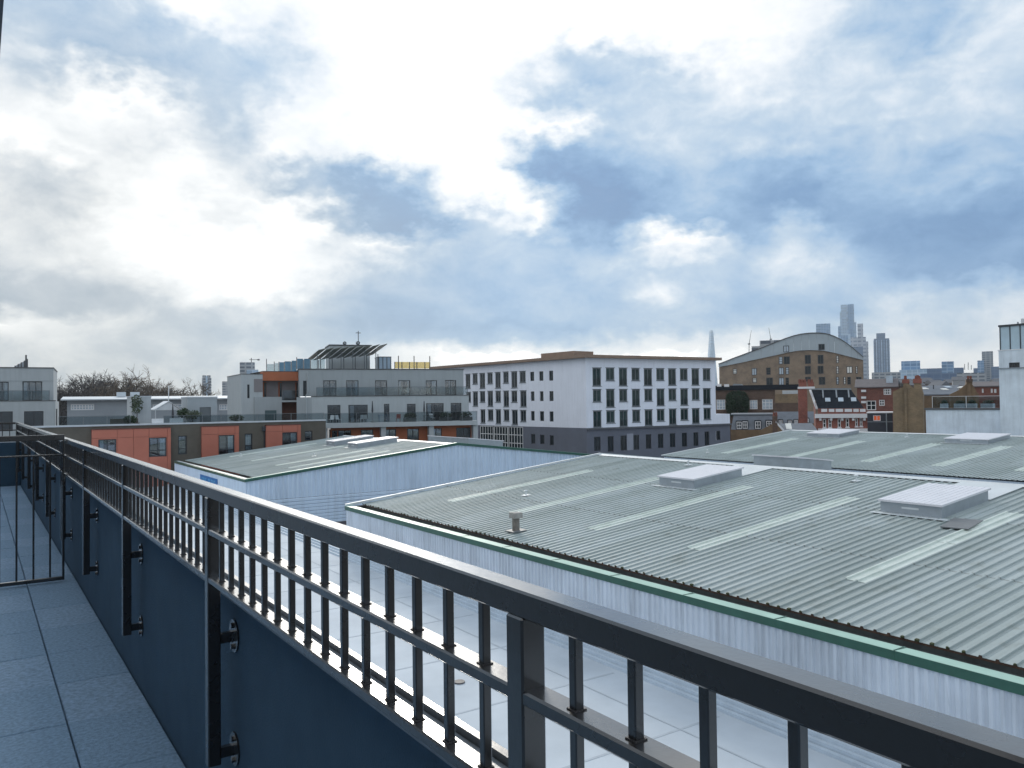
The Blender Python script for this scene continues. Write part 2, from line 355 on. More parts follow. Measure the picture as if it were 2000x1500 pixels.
# gate across the balcony
gate = thing('gate', 'dark steel bar gate standing across the balcony walkway', 'gate')
GX = [.611-.114*q for q in range(0, 17)]
MB().cbox(-1.25, .597, YG, YG+.04, CZ-.262, CZ-.218).build('top_rail', m_paint, gate)
MB().cbox(-1.25, .58, YG+.006, YG+.034, CZ-.389, CZ-.375).build('middle_rail', m_paint, gate)
MB().cbox(-1.25, .58, YG, YG+.03, FL+.018, FL+.046).build('bottom_rail', m_paint, gate)
MB().cbox(.58, .597, YG, YG+.04, FL+.018, CZ-.263).build('gate_stile', m_paint, gate)
for q, xx in enumerate(GX[1:]): MB().cbox(xx-.007, xx+.007, YG+.008, YG+.024, FL+.046, CZ-.389).build('bar', m_paint, gate)
MB().cbox(-.262, -.238, YG+.005, YG+.033, FL+.0465, CZ-.2625).build('latch_stile', m_paint, gate)
for zz in (.62, 1.05): MB().tube([(.588, YG+.05, CZ-zz-.03), (.588, YG+.05, CZ-zz+.03)], .010, 8).build('hinge', m_paint, gate)

# ------------------------------------------------------------------ ground
m_ground = mat('city_ground', (.10, .10, .10), .9, .35, .02)
ground = struct('ground', MB().quad((-9000, -9000, 0), (9000, -9000, 0), (9000, 9000, 0), (-9000, 9000, 0)), m_ground, 'dark asphalt and yards between the buildings')

# ------------------------------------------------------------------ flat roof below the balcony
m_flat = mat('grey_roof_membrane', (.48, .54, .60), .78, .10, .45, bump=.05, bscale=6, spec=.2, col2=(.58, .64, .70))
m_seam = mat('membrane_seam', (.44, .49, .54), .85, .1, 3, spec=.1)
m_flash = mat('metal_flashing', (.50, .58, .66), .7, .10, 2, spec=.2)
FZ = CZ-8.0
ext = thing('low_extension', 'grey flat membrane roof of low extension between balcony and white warehouse wall', 'building')
MB().box(.745, 16.28, -20, 86.2, 0, FZ-.2).build('wall', mat('extension_wall', (.35, .35, .36), .85), ext)
MB().box(.745, 16.28, -20, 86.1, FZ-.199, FZ).build('flat_roof', m_flat, ext)
for q in range(1, 25): MB().box(1.0, 15.6, q*4.0-14, q*4.0-13.92, FZ+.001, FZ+.006).build('seam', m_seam, ext)
for q in range(1, 7): MB().box(1+q*2.2, 1.06+q*2.2, -20, 86, FZ+.0065, FZ+.010).build('seam', m_seam, ext)
for q, (zz, dx) in enumerate(((0.001, .42), (.09, .27), (.18, .14))): MB().box(16.27-dx, 16.28-dx+.135, -20, 86.0, FZ+zz, FZ+zz+.085).build('flashing_step', m_flash, ext)
for x, y in ((9, 12), (11.5, 20), (7.5, 6.2)):
    MB().tube([(x, y, FZ+.001), (x, y, FZ+.04)], .16, 14).build('drain_cover', mat('drain_iron', (.08, .08, .09), .6), ext)

# ------------------------------------------------------------------ warehouses
RIB = 1/3
def rib_profile(y0, n):
    """offsets (along the building, height) of trapezoidal sheet ribs"""
    pts = []
    for i in range(n):
        b = y0+i*RIB
        pts += [(b, 0), (b+.155, 0), (b+.160, .006), (b+.170, .006), (b+.175, 0), (b+.232, 0), (b+.246, .046), (b+.300, .046), (b+.316, 0)]
    return pts
def ribbed(mb, y0, n, a, b, lift=0.0, segs=1):
    """ribbed sheet between line x=a.x,z=a.z and line x=b.x,z=b.z"""
    nx, nz = -(b[1]-a[1]), (b[0]-a[0]); L = math.hypot(nx, nz); nx /= L; nz /= L
    if nz < 0: nx, nz = -nx, -nz
    pr = rib_profile(y0, n)+[(y0+n*RIB, 0)]
    i0 = len(mb.v); rows = segs+1
    for (y, h) in pr:
        for s in range(rows):
            t = s/segs; hh = h+lift; mb.v.append((a[0]+(b[0]-a[0])*t+nx*hh, y, a[1]+(b[1]-a[1])*t+nz*hh))
    for q in range(len(pr)-1):
        for s in range(segs):
            v = i0+q*rows+s; mb.f.append((v, v+1, v+rows+1, v+rows) if b[0] < a[0] else (v, v+rows, v+rows+1, v+1))
def roofmat(name, base, lite):
    m = bpy.data.materials.new(name); m.use_nodes = True; t = NT(m.node_tree); b = t.n['Principled BSDF']
    geo = t.node('ShaderNodeNewGeometry'); pos = geo.outputs['Position']; x, y, z = t.sep(pos)
    big = t.noise(pos, .12, 6, .6); mid = t.noise(pos, 1.1, 7, .65); fine = t.noise(pos, 14, 5, .7)
    mp = t.node('ShaderNodeMapping'); t.l.new(pos, mp.inputs[0]); mp.inputs['Scale'].default_value = (.12, 3.0, .12); st = t.noise(mp.outputs[0], 1.0, 6, .6)
    c = t.mix(t.ramp(big, [(.35, (0, 0, 0)), (.65, (1, 1, 1))]), (*base, 1), (*lite, 1))
    c = t.mix(t.math('MULTIPLY', t.math('SUBTRACT', st, .45, clamp=True), 1.6, clamp=True), c, (base[0]*.62, base[1]*.66, base[2]*.62, 1))
    c = t.mix(t.ramp(mid, [(.55, (0, 0, 0)), (.78, (.55,)*3)]), c, (.15, .165, .13, 1))
    c = t.mix(t.ramp(fine, [(.62, (0, 0, 0)), (.70, (.5,)*3)]), c, (.12, .12, .10, 1))
    # each sheet weathers a little differently; a dirt line at the end laps
    cell = t.node('ShaderNodeTexWhiteNoise', noise_dimensions='2D'); t.put(cell.inputs['Vector'], t.xyz(t.math('FLOOR', t.math('DIVIDE', y, 1.0)), t.math('FLOOR', t.math('DIVIDE', x, 5.6)), 0.0))
    c = t.mix(1.0, c, t.ramp(cell.outputs[0], [(0, (.88, .89, .88)), (1, (1.08, 1.07, 1.08))]), 'MULTIPLY')
    lap = t.math('LESS_THAN', t.math('FRACT', t.math('DIVIDE', x, 5.6)), .012)
    c = t.mix(t.math('MULTIPLY', lap, .55), c, (.10, .10, .09, 1))
    t.put(b.inputs['Base Color'], c); b.inputs['Roughness'].default_value = .55; b.inputs['Specular IOR Level'].default_value = .45
    return m
m_roof = roofmat('weathered_roof_sheet', (.31, .365, .365), (.41, .47, .475))
m_rlight = mat('rooflight_sheet', (.56, .64, .585), .4, .16, 1.2, col2=(.66, .73, .69))
m_clad = mat('white_cladding', (.60, .72, .86), .5, .06, .5, streak=.22)
m_clad2 = mat('white_cladding_stained', (.59, .66, .75), .55, .16, .30, streak=.30)
m_green = mat('green_trim', (.028, .105, .078), .42, .2, 2)
m_greenl = mat('pale_green_gutter_top', (.36, .55, .46), .4, .14, 1.1)
m_gut = mat('gutter_inside', (.05, .06, .06), .7, .4, 2)
m_rust = mat('rusted_edge', (.085, .05, .035), .9, .5, 5)
m_trim = mat('pale_trim', (.60, .64, .66), .45, .1, 1)
m_vlid = mat('vent_lid', (.70, .70, .74), .35, .05, 1.5)
m_vside = mat('vent_side_metal', (.36, .40, .44), .4, .15, 2, metal=.4)
m_dirtgap = mat('dark_gap', (.03, .03, .03), .9)
def corr_wall(mb, p0, p1, z0, z1a, z1b, pitch=.18, dep=.022, nrm=None):
    """vertical-ribbed wall from p0 to p1 (xy), top height runs z1a -> z1b"""
    p0 = Vector((*p0, 0)); p1 = Vector((*p1, 0)); d = p1-p0; L = d.length; d /= L; n = Vector(nrm) if nrm else Vector((d.y, -d.x, 0)); k = max(1, int(L/pitch)); prev = None
    for i in range(k+1):
        for fr, h in ((0, 0), (.36, 0), (.5, dep), (.86, dep)):
            s = min(L, (i+fr)*L/k); q = p0+d*s+n*h; zt = z1a+(z1b-z1a)*s/L
            cur = ((q.x, q.y, z0), (q.x, q.y, zt))
            if prev: mb.quad(prev[0], cur[0], cur[1], prev[1])
            prev = cur
            if s >= L: break
def vent(parent, roofz, x0, x1, y0, y1, h=.42, flash=None):
    """box roof vent with a ribbed pale lid on a metal upstand"""
    za, zb = roofz(x0), roofz(x1); o = 1 if x1 > x0 else -1
    v = MB(); v.prism([(x0, y0, za+.02), (x1, y0, zb+.02), (x1, y0, zb+h), (x0, y0, za+h)], (0, y1-y0, 0)); base = v.build('smoke_vent', m_vside, parent)
    l = MB(); n = int((y1-y0)/.2)
    for i in range(n):
        a = y0-.06+i*(y1-y0+.12)/n; b = a+(y1-y0+.12)/n
        l.prism([(x0-.1*o, a, za+h+.002), (x1+.1*o, a, zb+h+.002), (x1+.1*o, a, zb+h+.075), (x0-.1*o, a, za+h+.075)], (0, (b-a)*.86, 0))
    l.prism([(x0-.09*o, y0-.05, za+h+.001), (x1+.09*o, y0-.05, zb+h+.001), (x1+.09*o, y0-.05, zb+h+.06), (x0-.09*o, y0-.05, za+h+.06)], (0, y1-y0+.1, 0))
    l.build('lid', m_vlid, base)
    k = MB(); k.obox((x0-.35*o, y0-.35, roofz(x0-.35*o)+.045), (.34*o, 0, .0), (0, y1-y0+.6, 0), (0, 0, .02)); k.build('apron', m_trim, base)
    if flash is not None:
        q = MB(); q.prism([(x1+.01*o, y0-.05, roofz(x1)+.05), (flash, y0-.05, roofz(flash)+.05), (flash, y0-.05, roofz(flash)+.07), (x1+.01*o, y0-.05, roofz(x1)+.07)], (0, y1-y0+.1, 0)); q.build('back_flashing', m_trim, base)
    s = MB(); s.box(*((x0-.012*o, x0-.003*o) if o > 0 else (x0+.003, x0+.012)), y0+(y1-y0)*.36, y0+(y1-y0)*.64, za+.22, za+.29); s.build('louvre_slot', m_trim, base)
    return base
def warehouse(label, y0, y1, xg, xe, xr, xe2, ze, zr, near_wall=True, gable_green=True, bar_gable=True):
    t = thing('warehouse', label, 'warehouse', 'pitched warehouses below the balcony')
    s = (zr-ze)/(xr-xe)
    def lz(x): return ze+(x-xe)*s
    def rz(x): return zr-(x-xr)*(zr-ze)/(xe2-xr)
    n = int(round((y1-y0)/RIB)); y0 = y1-n*RIB
    a = MB(); ribbed(a, y0, n, (xe, ze), (xr, zr), segs=3); a.build('roof_slope', m_roof, t)
    a = MB(); ribbed(a, y0, n, (xr, zr), (xe2, ze), segs=2); a.build('roof_slope', m_roof, t)
    # ridge cap
    MB().prism([(xr-.28, y0, lz(xr-.28)+.047), (xr, y0, zr+.075), (xr+.28, y0, rz(xr+.28)+.047), (xr+.28, y0, rz(xr+.28)+.057), (xr, y0, zr+.10), (xr-.28, y0, lz(xr-.28)+.057)], (0, y1-y0, 0)).build('ridge_cap', m_trim, t)
    return t, lz, rz, y0
zE, zR = CZ-5.4, CZ-3.55
# near warehouse
t, lz, rz, ys = warehouse('nearest warehouse, weathered ribbed grey roof with green gutter and stained white wall', -20, 40.18, 16.25, 17.28, 33.9, 51.4, zE, zR)
w = MB(); corr_wall(w, (16.32, ys), (16.32, 40.1), FZ, zE-.17, zE-.17, .21, .04, (-1, 0, 0)); w.build('wall', m_clad2, t)
w = MB(); corr_wall(w, (16.30, 40.1), (33.9, 40.1), 0, zE-.1, zR-.06, .2, .02, (0, 1, 0)); corr_wall(w, (33.9, 40.1), (51.4, 40.1), 0, zR-.06, zE-.1, .2, .02, (0, 1, 0)); w.build('gable_wall', m_clad, t)
w = MB(); corr_wall(w, (51.35, ys), (51.35, 40.1), 0, zE-.1, zE-.1, .2, .02, (1, 0, 0)); w.build('far_wall', m_clad, t)
L = 3.05
for q in range(int((40.2-ys)/L)+1):
    b = 40.22-q*L; a = max(ys, b-L+.004)
    if b-a < .1: continue
    gsec = MB().prism([(16.25, a, zE-.20), (16.262, a, zE-.20), (16.262, a, zE-.012), (16.70, a, zE-.030), (16.70, a, zE-.018), (16.25, a, zE)], (0, b-a, 0)).build('gutter_fascia', m_green, t)
    MB().prism([(16.255, a, zE+.003), (16.705, a, zE-.015), (16.705, a, zE-.009), (16.255, a, zE+.009)], (0, b-a-.01, 0)).build('gutter_flange', m_greenl, gsec)
    MB().box(16.262, 16.698, a-.0, a+.03, zE+.0095 if False else zE+.004, zE+.014).build('joint_strap', m_green, gsec)
MB().box(16.72, 17.4, ys, 40.2, zE-.25, zE-.16).build('gutter_channel', m_gut, t)
e = MB(); pr = rib_profile(ys, int(round((40.18-ys)/RIB)))
for (ya, ha), (yb, hb) in zip(pr, pr[1:]): e.quad((17.262, ya, zE-.045), (17.262, yb, zE-.045), (17.262, yb, zE-.004+hb), (17.262, ya, zE-.004+ha))
e.build('rusty_sheet_edge', m_rust, t); MB().box(17.27, 17.30, ys, 40.1, zE-.159, zE-.03).build('gutter_back', m_gut, t)
c = MB()
for i in range(int(round((40.18-ys)/RIB))):
    if rnd.random() < .3: continue
    yy = ys+i*RIB+.27; sz = rnd.uniform(.02, .05); c.obox((17.24-sz, yy-sz, zE+.025), (sz*1.6, 0, .007), (0, sz*2*rnd.uniform(.6, 1), 0), (0, 0, .028+.02*rnd.random()))
tag(c.build('moss_clumps', mat('moss', (.05, .06, .025), .95, .5, 20), t), kind='stuff')
MB().prism([(16.28, 40.13, zE-.02), (33.9, 40.13, zR+.06), (33.9, 40.13, zR+.16), (16.28, 40.13, zE+.10)], (0, .14, 0)).build('verge_trim', m_trim, t)
MB().prism([(51.6, 40.13, zE-.02), (33.91, 40.13, zR+.06), (33.91, 40.13, zR+.16), (51.6, 40.13, zE+.10)], (0, .14, 0)).build('verge_trim', m_trim, t)
MB().box(16.72, 17.26, 39.8, 40.12, zE-.155, zE-.02).build('gutter_stop_end', m_dirtgap, t)
def rooflight(t, a, b, ya, ribs, lzf, seg2=None):
    mid = (a+b)/2+.25
    for (p, q, dz) in ((a, mid, .012), (mid-.16, b, .020)):
        r = MB(); ribbed(r, ya, ribs, (p, lzf(p)), (q, lzf(q)), dz); o = r.build('rooflight', m_rlight, t)
for q, yy in enumerate((1.3, 7.3, 13.15, 19.05, 24.55, 30.2, 35.75)):
    i = round((yy-ys)/RIB); rooflight(t, 20.2, 29.55-.1*(q % 2), ys+i*RIB-RIB, 2, lz)
vent(t, lz, 27.75, 31.0, 14.75, 17.0, flash=33.6); vent(t, rz, 38.4, 35.6, 11.2, 15.3, h=.62)
vent(t, lz, 28.0, 31.35, 26.45, 28.75, flash=33.6); vent(t, rz, 38.4, 35.6, 26.3, 29.2, h=.62)
vent(t, lz, 28.0, 31.35, 3.2, 5.6, flash=33.6)
MB().prism([(26.6, 13.3, lz(26.6)+.055), (27.9, 13.45, lz(27.9)+.055), (27.75, 14.35, lz(27.75)+.055), (26.5, 14.15, lz(26.5)+.055)], (0, 0, .035)).build('loose_roof_plate', mat('lead_plate', (.16, .17, .18), .5), t)
# vent flue and safety anchors
f = thing('roof_flue', 'small square capped flue standing on ribbed roof near green gutter', 'flue')
fb = Vector((18.25, 27.0, lz(18.25)))
MB().tube([fb+Vector((0, 0, .0)), fb+Vector((0, 0, .62))], .15, 12).build('pipe', mat('flue_pipe', (.22, .20, .18), .8, .3, 6, streak=.3), f)
MB().obox(fb+Vector((-.32, -.32, .035)), (.64, 0, .04), (0, .64, 0), (0, 0, .03)).build('base_flashing', mat('lead_plate', (.16, .17, .18), .5), f)
MB().prism([fb+Vector((-.2, -.2, .58)), fb+Vector((.2, -.2, .58)), fb+Vector((.2, .2, .58)), fb+Vector((-.2, .2, .58))], (0, 0, .22)).build('cap', mat('flue_cap', (.34, .33, .31), .8, .2, 6), f)
def anchor(x, y, zf, ph):
    o = thing('safety_anchor', 'small white mushroom-shaped safety anchor on ' + ph, 'roof anchor', 'roof safety anchors')
    MB().obox((x-.18, y-.18, zf(x)+.045), (.36, 0, .03), (0, .36, 0), (0, 0, .02)).build('base', m_trim, o)
    MB().tube([(x, y, zf(x)+.05), (x, y, zf(x)+.27)], .035, 8).build('stem', m_trim, o)
    MB().tube([(x, y, zf(x)+.27), (x, y, zf(x)+.30), (x, y, zf(x)+.34)], [.09, .10, .03], 10).build('cap', m_trim, o)
for x, y, ph in ((32.3, 20.9, 'nearest ribbed roof just below its ridge'), (23.0, 33.1, 'nearest ribbed roof midway down its slope'), (32.8, 31.4, 'nearest ribbed roof at its far ridge end')): anchor(x, y, lz, ph)
NEAR_LZ = lz
# far warehouse, same line
YF0, YF1 = 58.86, 84.0
t, lz, rz, ys = warehouse('far white warehouse with green-trimmed gable and pale ribbed roof beyond the gap', YF0, YF1, 16.25, 17.28, 33.95, 51.4, zE, zR)
YF0 = ys
w = MB(); corr_wall(w, (16.30, YF0+.03), (16.30, YF1), 0, zE-.17, zE-.17, .2, .015, (-1, 0, 0)); w.build('wall', m_clad, t)
w = MB(); corr_wall(w, (16.30, YF0+.06), (33.95, YF0+.06), CZ-7.0, zE-.12, zR-.05, .36, .07, (0, -1, 0)); corr_wall(w, (33.95, YF0+.06), (51.4, YF0+.06), CZ-7.0, zR-.05, zE-.12, .36, .07, (0, -1, 0)); w.build('gable_wall', m_clad, t)
for q in range(8):
    z1 = CZ-7.02-q*.26; MB().prism([(16.30, YF0+.02, z1-.25), (16.30, YF0-.035, z1-.22), (16.30, YF0-.035, z1-.05), (16.30, YF0+.02, z1)], (35.1, 0, 0)).build('lower_cladding', m_clad, t)
MB().box(16.3, 51.4, YF0, YF0+.02, 0, CZ-9.1).build('plinth', mat('dark_plinth', (.12, .11, .13), .9), t)
for (xa, za, xb, zb) in ((16.22, zE, 33.95, zR+.12), (51.5, zE, 33.951, zR+.12)):
    MB().prism([(xa, YF0-.09, za-.17), (xb, YF0-.09, zb-.17), (xb, YF0-.09, zb+.03), (xa, YF0-.09, za+.03)], (0, .15, 0)).build('verge_fascia', m_green, t)
    MB().prism([(xa, YF0-.085, za+.032), (xb, YF0-.085, zb+.032), (xb, YF0-.085, zb+.045), (xa, YF0-.085, za+.045)], (0, .32, 0)).build('verge_flashing', m_greenl, t)
gsec = MB().prism([(16.25, YF0, zE-.20), (16.262, YF0, zE-.20), (16.262, YF0, zE-.012), (16.70, YF0, zE-.03), (16.70, YF0, zE-.018), (16.25, YF0, zE)], (0, YF1-YF0, 0)).build('gutter_fascia', m_green, t)
MB().prism([(16.45, YF0+.2, zE+.0), (16.705, YF0+.2, zE-.010), (16.705, YF0+.2, zE-.002), (16.45, YF0+.2, zE+.008)], (0, YF1-YF0-.3, 0)).build('gutter_flange', m_trim, gsec)
MB().box(16.72, 17.4, YF0+.2, YF1, zE-.25, zE-.13).build('gutter_channel', m_gut, t)
vent(t, lz, 29.0, 33.0, 74.2, 76.4, flash=33.8); vent(t, lz, 29.0, 33.0, 68.6, 70.8, flash=33.8); vent(t, rz, 39.6, 36.0, 60.5, 68, h=.6)
for yy in (62.0, 65.3, 72.4, 79.5):
    i = round((yy-ys)/RIB); rooflight(t, 20.6, 29.3, ys+i*RIB, 2, lz)
for x, y, ph in ((21.2, 78.5, 'far pale roof at its farther eave corner'), (24.6, 67.8, 'far pale roof midway up its slope'), (31.2, 80.0, 'far pale roof near its ridge')): anchor(x, y, lz, ph)
sg = thing('wall_sign', 'small blue sign with pale lettering on white warehouse side wall', 'sign')
p0 = onx(391.5, 929, 16.27); p1 = onx(424.5, 935, 16.27)
MB().box(16.24, 16.272, p1.y, p0.y, p0.z-.62, p0.z+.12).build('board', mat('sign_blue', (.012, .15, .42), .5, .1), sg)
nl = 10; wl = (p0.y-p1.y)*.86/nl
lt = MB()
for q in range(nl):
    if q == 4: continue
    y = p0.y-(p0.y-p1.y)*.07-q*wl; z0 = p0.z-.40
    lt.box(16.232, 16.239, y-wl*.18, y-wl*.02, z0, z0+.34)
    if q % 3: lt.box(16.232, 16.239, y-wl*.74, y-wl*.58, z0, z0+.34)
    if q % 2: lt.box(16.2325, 16.2385, y-wl*.58, y-wl*.18, z0+.27, z0+.34)
    if q % 3 != 1: lt.box(16.2325, 16.2385, y-wl*.58, y-wl*.18, z0, z0+.07)
lt.build('lettering', mat('sign_letters', (.10, .40, .66), .5, .05), sg)
# second range of warehouses to the right
t, lz, rz, ys = warehouse('wide warehouse roof behind the nearest ridge, grey ribbed sheets with long rooflights', -10, 56.2, 54.6, 55.2, 75.0, 95.0, zE, zR)
w = MB(); corr_wall(w, (55.3, 56.1), (75.0, 56.1), 0, zE-.1, zR-.06, .3, .02, (0, 1, 0)); corr_wall(w, (75.0, 56.1), (95, 56.1), 0, zR-.06, zE-.1, .3, .02, (0, 1, 0)); w.build('gable_wall', m_clad, t)
w = MB(); corr_wall(w, (55.3, ys), (55.3, 56.1), 0, zE-.1, zE-.1, .3, .02, (-1, 0, 0)); w.build('wall', m_clad, t)
w = MB(); corr_wall(w, (94.9, ys), (94.9, 56.1), 0, zE-.1, zE-.1, .3, .02, (1, 0, 0)); w.build('far_wall', m_clad, t)
MB().prism([(55.1, 56.14, zE+.0), (75, 56.14, zR+.05), (75, 56.14, zR+.14), (55.1, 56.14, zE+.10)], (0, .14, 0)).build('verge_trim', m_trim, t)
MB().prism([(95.1, 56.14, zE+.0), (75.01, 56.14, zR+.05), (75.01, 56.14, zR+.14), (95.1, 56.14, zE+.10)], (0, .14, 0)).build('verge_trim', m_trim, t)
MB().box(51.7, 55.1, -20, 56, zE-.5, zE-.35).build('valley_gutter', m_gut, t)
for yy in (51.2, 43.7, 36.8, 31.2, 25.5, 19.5): i = round((yy-ys)/RIB); rooflight(t, 58.5, 69.2, ys+i*RIB-RIB, 3, lz)
vent(t, lz, 70.8, 74.2, 47.6, 51.2, h=.35); vent(t, lz, 70.0, 73.8, 33.2, 36.8, h=.35)
for x, y, ph in ((58.2, 53.2, 'wide rear roof beside its gable edge'), (72.3, 41.5, 'wide rear roof between its two vents')): anchor(x, y, lz, ph)

# ------------------------------------------------------------------ facades in the photo's own measures
CR = {'1': (0, 640, 4.16667), '2': (420, 620, 3.7037), '3': (840, 640, 3.33333), '4': (1360, 580, 5), '5': (1660, 580, 5), 'a': (0, 680, 8), 'b': (100, 720, 5),
      'c': (460, 640, 6.25), 'd': (620, 700, 6.0606), 'e': (1390, 740, 6.4516), 'f': (1680, 720, 6.8966), 'g': (1560, 580, 4.7619), 'h': (1400, 640, 6.6667)}
def cp(k, x, y): o = CR[k]; return o[0]+x/o[2], o[1]+y/o[2]
class Fac:
    """a vertical facade plane: u runs along az (clockwise from +Y), n points at the camera side"""
    def __init__(s, O, az):
        s.O = Vector((O[0], O[1], 0)); a = math.radians(az); s.u = Vector((math.sin(a), math.cos(a), 0)); s.n = Vector((s.u.y, -s.u.x, 0)); s.az = az
        if s.n.dot(CAM-s.O) < 0: s.n = -s.n
    def off(s, d): f = Fac(s.O+s.n*d, s.az); f.n = s.n.copy(); return f
    def hit(s, px, py): d = ray(px, py); return CAM+d*((s.O-CAM).dot(s.n)/d.dot(s.n))
    def uv(s, px, py): p = s.hit(px, py); return (p-s.O).dot(s.u), p.z
    def U(s, px, py=790): return s.uv(px, py)[0]
    def rect(s, k, r):
        x0, y0 = cp(k, r[0], r[1]); x1, y1 = cp(k, r[2], r[3]); xm, ym = (x0+x1)/2, (y0+y1)/2
        a = s.uv(x0, ym)[0]; b = s.uv(x1, ym)[0]; return (min(a, b), max(a, b), s.uv(xm, y1)[1], s.uv(xm, y0)[1])
    def pt(s, u, z, o=0.0): p = s.O+s.u*u+s.n*o; return Vector((p.x, p.y, z))
    def box(s, mb, u0, u1, z0, z1, o0, o1): mb.obox(s.pt(u0, z0, o0), s.u*(u1-u0), s.n*(o1-o0), (0, 0, z1-z0)); return mb
    def wall(s, mb, u0, u1, z0, z1, holes=(), reveal=.16):
        us = sorted({u0, u1, *[min(max(h[i], u0), u1) for h in holes for i in (0, 1)]}); zs = sorted({z0, z1, *[min(max(h[i], z0), z1) for h in holes for i in (2, 3)]})
        for a, b in zip(us, us[1:]):
            for c, d in zip(zs, zs[1:]):
                if b-a < 1e-6 or d-c < 1e-6: continue
                m, n = (a+b)/2, (c+d)/2
                if any(h[0] < m < h[1] and h[2] < n < h[3] for h in holes): continue
                mb.quad(s.pt(a, c), s.pt(b, c), s.pt(b, d), s.pt(a, d))
        for h in holes:
            a, b, c, d = max(h[0], u0), min(h[1], u1), max(h[2], z0), min(h[3], z1)
            if a >= b or c >= d: continue
            for (p, q) in (((a, c), (b, c)), ((b, c), (b, d)), ((b, d), (a, d)), ((a, d), (a, c))):
                mb.quad(s.pt(*p), s.pt(*q), s.pt(*q, -reveal), s.pt(*p, -reveal))
        return mb
m_fr = mat('window_frame_dark', (.035, .04, .05), .5, .1); m_frg = mat('window_frame_grey', (.13, .15, .165), .5, .1); m_frw = mat('window_frame_white', (.72, .73, .74), .5, .06)
m_pane = mat('window_glass_dark', (.014, .022, .028), .06, .5, .7, spec=.35); m_paneg = mat('window_glass_green', (.010, .032, .032), .08, .5, .6, spec=.35)
m_panel = mat('window_glass_pale', (.42, .50, .58), .15, .3, .8, spec=.8)
m_clear = glassmat('clear_window_glass', (.85, .92, .97), .85, refl=.09); m_bal = glassmat('balcony_glass', (.80, .86, .88), .86)
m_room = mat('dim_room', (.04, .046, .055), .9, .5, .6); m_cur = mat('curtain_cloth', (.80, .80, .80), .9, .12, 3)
def window(par, F, r, fm=None, pm=None, fw=.07, cols=1, rows=1, depth=.12, proud=0.0, room=False, curt=(), rowat=None):
    u0, u1, z0, z1 = r; fm = fm or m_fr; pm = pm or m_pane; b = MB(); o0, o1 = -depth-.05+proud, -depth+.03+proud
    F.box(b, u0+.002, u0+fw, z0+.002, z1-.002, o0, o1); F.box(b, u1-fw, u1-.002, z0+.002, z1-.002, o0, o1)
    F.box(b, u0+fw, u1-fw, z0+.002, z0+fw, o0, o1); F.box(b, u0+fw, u1-fw, z1-fw, z1-.002, o0, o1)
    for i in range(1, cols): m = u0+(u1-u0)*i/cols; F.box(b, m-fw*.4, m+fw*.4, z0+fw, z1-fw, o0+.005, o1-.006)
    for i in range(1, rows): m = z0+(z1-z0)*(i/rows if rowat is None else rowat); F.box(b, u0+fw, u1-fw, m-fw*.4, m+fw*.4, o0+.004, o1-.004)
    w = b.build('window', fm, par)
    F.box(MB(), u0+fw*.8, u1-fw*.8, z0+fw*.8, z1-fw*.8, o0+.012, o0+.03).build('pane', m_clear if room else pm, w)
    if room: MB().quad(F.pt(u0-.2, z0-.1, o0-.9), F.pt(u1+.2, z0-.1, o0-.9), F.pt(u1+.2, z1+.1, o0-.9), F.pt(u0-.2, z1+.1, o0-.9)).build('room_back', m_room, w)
    for (a, c) in curt:
        k = MB(); n = 7; ua, uc = u0+(u1-u0)*a, u0+(u1-u0)*c; pts = [F.pt(ua+(uc-ua)*i/n, z0+.03, o0-.03-(.05 if i % 2 else 0)) for i in range(n+1)]
        for p, q in zip(pts, pts[1:]): k.quad(p, q, q+Vector((0, 0, z1-z0-.08)), p+Vector((0, 0, z1-z0-.08)))
        k.build('curtain', m_cur, w)
    return w
def glass_rail(par, F, u0, u1, z0, h, o, pane=1.5, cap=True, fm=None):
    n = max(1, int(round(abs(u1-u0)/pane))); st = (u1-u0)/n
    for i in range(n): F.box(MB(), u0+i*st+.03, u0+(i+1)*st-.03, z0+.04, z0+h-.02, o-.006, o+.006).build('glass_panel', m_bal, par)
    for i in range(n+1): F.box(MB(), u0+i*st-.025, u0+i*st+.025, z0, z0+h, o-.025, o+.025).build('rail_post', fm or m_frg, par)
    if cap: F.box(MB(), u0-.03, u1+.03, z0+h+.001, z0+h+.04, o-.03, o+.03).build('rail_cap', fm or m_frg, par)

# ------------------------------------------------------------------ white apartment block
m_white = mat('white_render', (.80, .84, .93), .8, .05, .35, streak=.10); m_slate = mat('dark_slate_render', (.135, .15, .19), .8, .10, .5); m_slatel = mat('grey_panel', (.30, .32, .38), .8, .08)
m_cornice = mat('brown_cornice', (.26, .185, .14), .8, .15, 1)
C0 = atd(1145.0, 781, 113)
WR, WL = Fac(C0, 93.85), Fac(C0, -3.7)
wb = thing('white_apartment_block', 'white rendered apartment block with rows of dark windows above grey ground floor', 'building')
zt = WR.uv(1150, 699)[1]; zb = WR.uv(1150, 836)[1]; ur = WR.U(1398); ur2 = WR.U(1425); ul = WL.U(850)
R1 = [(1058,262,1113,380),(1145,262,1200,345),(1230,263,1283,379),(1312,264,1364,345),(1392,266,1445,377),(1473,266,1524,344),(1551,267,1601,375),(1627,267,1677,344),(1703,267,1751,374),(1776,267,1825,344),
 (1060,402,1114,484),(1147,401,1201,518),(1232,401,1284,482),(1315,401,1366,513),(1396,400,1447,478),(1476,399,1526,508),(1553,398,1603,475),(1630,397,1679,505),(1705,397,1754,472),(1778,396,1827,500),
 (1062,541,1116,652),(1148,540,1203,621),(1234,538,1287,645),(1317,536,1368,615),(1398,534,1448,638),(1477,531,1527,609),(1556,529,1604,632),(1631,527,1681,603),(1706,526,1755,624),(1781,524,1828,599)]
